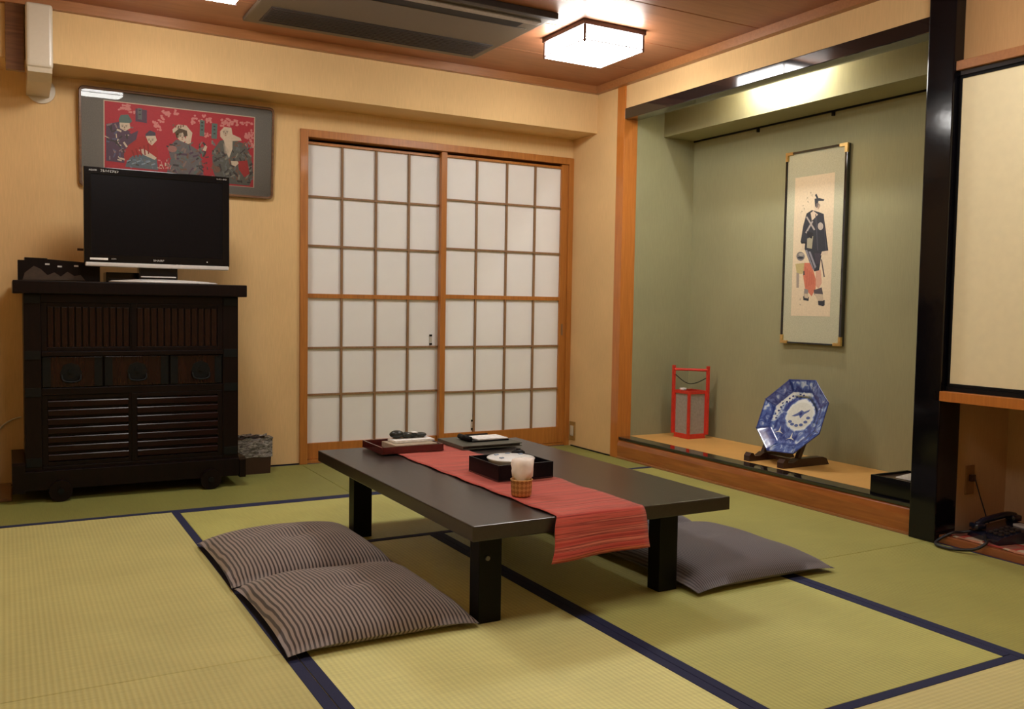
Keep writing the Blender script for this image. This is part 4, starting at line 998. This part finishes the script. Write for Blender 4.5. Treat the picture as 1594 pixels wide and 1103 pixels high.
for ri, (rf, dz, zn) in enumerate(profp):
    rg = []
    for i in range(NA):
        a = 2*PI*i/NA+ph0; of = octr(a) if rf > .6 else 1-(1-octr(a))*max(0, (rf-.5)/.1)*.999 if rf > .5 else 1
        # inner medallion sits off-centre to the upper right, as painted
        off = (Vector((.022, .022)) if rf < .52 else Vector((0, 0)))
        q = pc+(hh*(math.cos(a)*rf*PR*of+off.x)+vv*(math.sin(a)*rf*PR*of+off.y))+nn*(dz-.02)
        v = bm.verts.new(q)
        z_ = zn
        if .52 < rf < .72: z_ = zn+(.22 if math.sin(a) < -.25 or math.cos(a) > .45 else -.05)
        if .39 < rf < .52 and False: z_ = .2
        if .74 < rf < .97: z_ += .10 if int(((a-ph0) % (2*PI))/(PI/4)) % 2 == 0 else .0
        v[zl] = z_; rg.append(v)
    rings.append(rg)
for a, b in zip(rings[:-1], rings[1:]):
    for i in range(NA): bm.faces.new((a[i], a[(i+1) % NA], b[(i+1) % NA], b[i]))
bmesh.ops.remove_doubles(bm, verts=rings[0]+rings[-1], dist=.0005)
bmesh.ops.recalc_face_normals(bm, faces=bm.faces)
obj('plate_body', bm, PM, t, smooth=True)
# painted motifs: bird in the medallion, blossoms, waves, ribs of the rim
polys = []
BL = (.03, .05, .20); LB = (.10, .15, .36); WH = (.74, .76, .70)
mx_, my_ = .022, .022
polys.append((ell(mx_, my_, .082, .075, 30), WH))
polys.append(([(mx_-.055, my_-.012), (mx_-.02, my_+.01), (mx_+.0, my_+.03), (mx_+.02, my_+.022), (mx_+.055, my_+.04), (mx_+.05, my_+.025), (mx_+.025, my_+.008), (mx_+.01, my_-.02), (mx_-.005, my_-.002), (mx_-.03, my_-.012)], LB))
polys.append((ell(mx_+.002, my_+.008, .010, .010, 10), BL))
for q in ((-.05, -.045), (-.03, -.058), (0, -.062), (.03, -.055), (.052, -.035), (.06, -.01)):
    polys.append((ell(mx_+q[0], my_+q[1], .014, .009, 8, q[0]*30), LB))
for k in range(11):
    a = 1.55+k*.17; rr2 = .137+.008*math.sin(k*2.3)
    polys.append((ell(math.cos(a)*rr2, math.sin(a)*rr2, .0075, .006, 7), BL))
    polys.append((ell(math.cos(a+.06)*(rr2-.017), math.sin(a+.06)*(rr2-.017), .004, .004, 6), LB))
for a in (4.0, 4.85):
    c0, s0 = math.cos(a)*.118, math.sin(a)*.118
    polys.append(([(c0-.03, s0-.012), (c0-.005, s0+.004), (c0, s0+.035), (c0+.008, s0+.004), (c0+.032, s0-.010), (c0+.01, s0-.004), (c0-.01, s0-.004)], WH))
for k in range(8):
    a = ph0-k*PI/4; c_, s_ = math.cos(a), math.sin(a)
    polys.append(([(c_*.72*PR-s_*.002, s_*.72*PR+c_*.002), (c_*.72*PR+s_*.002, s_*.72*PR-c_*.002), (c_*.99*PR+s_*.002, s_*.99*PR-c_*.002), (c_*.99*PR-s_*.002, s_*.99*PR+c_*.002)], BL))
def pmap(u, v, d):
    r_ = math.hypot(u, v)/PR; dz = 0
    if r_ > .56: dz = max(0, (r_-.66))*.125+(.002 if r_ < .66 else .003)
    return tuple(pc+hh*u+vv*v+nn*(dz-.02+.0016+d))
art_mesh('painted_motif', pmap, polys, t, mat=vcol('china_paint', .15, .5), step=.00003)
# stand
t = empty('plate_stand', (.3, -1.76, ZA), 'dark wooden easel stand holding the blue and white plate', 'plate stand')
for yc in (-1.655, -1.905):
    bm = bm_new(); pr_ = [(.12, ZA), (.12, ZA+.03), (.135, ZA+.048), (.15, ZA+.045), (.16, ZA+.028), (.20, ZA+.026), (.235, ZA+.045), (.42, ZA+.045), (.45, ZA+.035), (.47, ZA)]
    add_prism(bm, pr_, 'Y', yc-.022, yc+.022); obj('foot', bm, 'stand', t)
    bm = bm_new(); b0 = pc-vv*.205; 
    add_prism(bm, [(.235, ZA+.04), (.262, ZA+.04), (.395, ZA+.32), (.372, ZA+.325)], 'Y', yc-.012, yc+.012); obj('back_strut', bm, 'stand', t)
obj('cross_bar', box_bm(.26, .285, -1.905, -1.655, ZA+.01, ZA+.032, bevel=.002), 'stand', t)
obj('cross_bar', box_bm(.345, .362, -1.905, -1.655, ZA+.22, ZA+.24, bevel=.002), 'stand', t)

# black lacquer box with paper, right end of alcove
t = empty('document_box', (.16, -2.68, ZA), 'shallow black lacquer box at the right end of the alcove', 'box')
q = (.03, .29, -2.806, -2.555)
obj('box_base', box_bm(q[0], q[1], q[2], q[3], ZA, ZA+.01), 'post', t)
for a in ((q[0], q[0]+.012, q[2], q[3]), (q[1]-.012, q[1], q[2], q[3]), (q[0]+.012, q[1]-.012, q[2], q[2]+.012), (q[0]+.012, q[1]-.012, q[3]-.012, q[3])):
    obj('box_side', box_bm(*a, ZA+.004, ZA+.088, bevel=.003), 'post', t)
obj('box_lid', box_bm(q[0]+.012, q[1]-.012, q[2]+.012, q[3]-.012, ZA+.05, ZA+.078), 'stand', t)
bm = bm_new(); add_prism(bm, [(-2.805, ZA+.089), (-2.805, ZA+.142), (-2.795, ZA+.142), (-2.67, ZA+.094), (-2.67, ZA+.089)], 'X', .06, .22)
tag(obj('paper_stack', bm, 'white'), 'white folded paper lying on the black alcove box', 'paper')

# ================================================================== NICHE OBJECTS
t = empty('niche_outlet', (.23, -2.918, .18), 'brown socket plate on the niche side wall behind the black pillar', 'socket')
obj('cover_plate', box_bm(.20, .258, -2.922, -2.9155, .185, .315, bevel=.002), plain('brown_plate', (.22, .11, .035), .4), t)
obj('plug', box_bm(.216, .242, -2.940, -2.922, .245, .275, bevel=.003), 'stand', t)
ZN = .0365
tag(obj('phone_cord', add_tube(bm_new(), smooth_pts([(.23, -2.945, .255), (.235, -2.965, .19), (.245, -2.985, .12), (.25, -3.0, .075), (.255, -3.03, .055), (.245, -3.06, .062)], 6), .0028), 'cable', smooth=True), 'thin cord hanging from the niche socket down to the telephone', 'cord')
# patterned cloth
bm = bm_new(); cl = bm.loops.layers.float_color.new('Col')
cx0, cx1, cy0, cy1 = .0, .36, -3.42, -2.965
nx, ny = 14, 18
V = [[bm.verts.new((cx0+.012+(cx1-cx0)*i/nx+.006*math.sin(j*.8), cy0+(cy1-cy0)*j/ny+.008*math.sin(i), ZN+.0012+.0025*max(0, math.sin(i*1.3+j)))) for i in range(nx+1)] for j in range(ny+1)]
pal = [(.45, .06, .035), (.55, .22, .12), (.58, .42, .28), (.42, .05, .03), (.30, .10, .06)]
for j in range(ny):
    for i in range(nx):
        f = bm.faces.new((V[j][i], V[j][i+1], V[j+1][i+1], V[j+1][i]))
        c = pal[int((math.sin(i*.9)+math.cos(j*.7+i*.3)+2)*1.24) % 5]
        for lp in f.loops: lp[cl] = (*c, 1)
o = tag(obj('patterned_cloth', bm, vcol('patterned_cloth_print', .9)), 'red and cream patterned cloth spread under the telephone', 'cloth')
m = o.modifiers.new('thick', 'SOLIDIFY'); m.thickness = .0012; m.offset = 0
# telephone
t = empty('telephone', (.16, -3.12, ZN+.004), 'dark navy desk telephone on the patterned cloth in the niche', 'telephone')
R3 = Matrix.Rotation(-.25, 3, 'Z'); pc3 = Vector((.17, -3.125, ZN+.005))
def ph_obj(name, bm, mat, smooth=False):
    bmesh.ops.rotate(bm, verts=bm.verts, cent=(0, 0, 0), matrix=R3); bmesh.ops.translate(bm, verts=bm.verts, vec=pc3); return obj(name, bm, mat, t, smooth)
bm = bm_new(); add_prism(bm, [(-.11, 0), (-.112, .018), (-.10, .026), (.09, .062), (.11, .058), (.112, 0)], 'Y', -.085, .085); ph_obj('phone_base', bm, 'navy')
bm = bm_new(); hp = smooth_pts([(-.095, .052, .050), (-.06, .052, .068), (0, .052, .080), (.06, .052, .088), (.10, .052, .082)], 5); add_tube(bm, hp, .014, 12)
add_box(bm, -.115, -.065, .028, .078, .034, .060, bevel=.01); add_box(bm, .07, .118, .028, .078, .060, .088, bevel=.01); ph_obj('handset', bm, 'navy', True)
for i in range(4):
    for j in range(3):
        bm = bm_new(); xx = -.075+i*.028; z_ = .0305+(xx+.10)*.19; add_box(bm, xx-.008, xx+.008, -.06+j*.026-.008, -.06+j*.026+.008, z_-.004, z_+.004, bevel=.001); ph_obj('key', bm, 'acdark')
bm = bm_new(); add_box(bm, .045, .085, -.07, .005, .048, .062, bevel=.002); ph_obj('display', bm, 'silver')
# coiled handset cord, looping off the board
base = smooth_pts([(.075, -3.10, .060), (.03, -3.13, .055), (-.01, -3.16, .050), (-.045, -3.13, .022), (-.075, -3.06, .010), (-.08, -3.0, .010), (-.055, -2.965, .012), (-.02, -2.968, .030), (.02, -2.99, .052), (.06, -3.0, .052), (.09, -3.03, .060)], 14)
pts = []
for i, p in enumerate(base):
    pts.append(Vector((p.x, p.y, p.z)))
tag(obj('handset_cord', add_tube(bm_new(), pts, .0065, 8), 'cable', smooth=True), 'black telephone cord looping off the niche board by the black pillar', 'cord')

print('objects', len(bpy.data.objects))
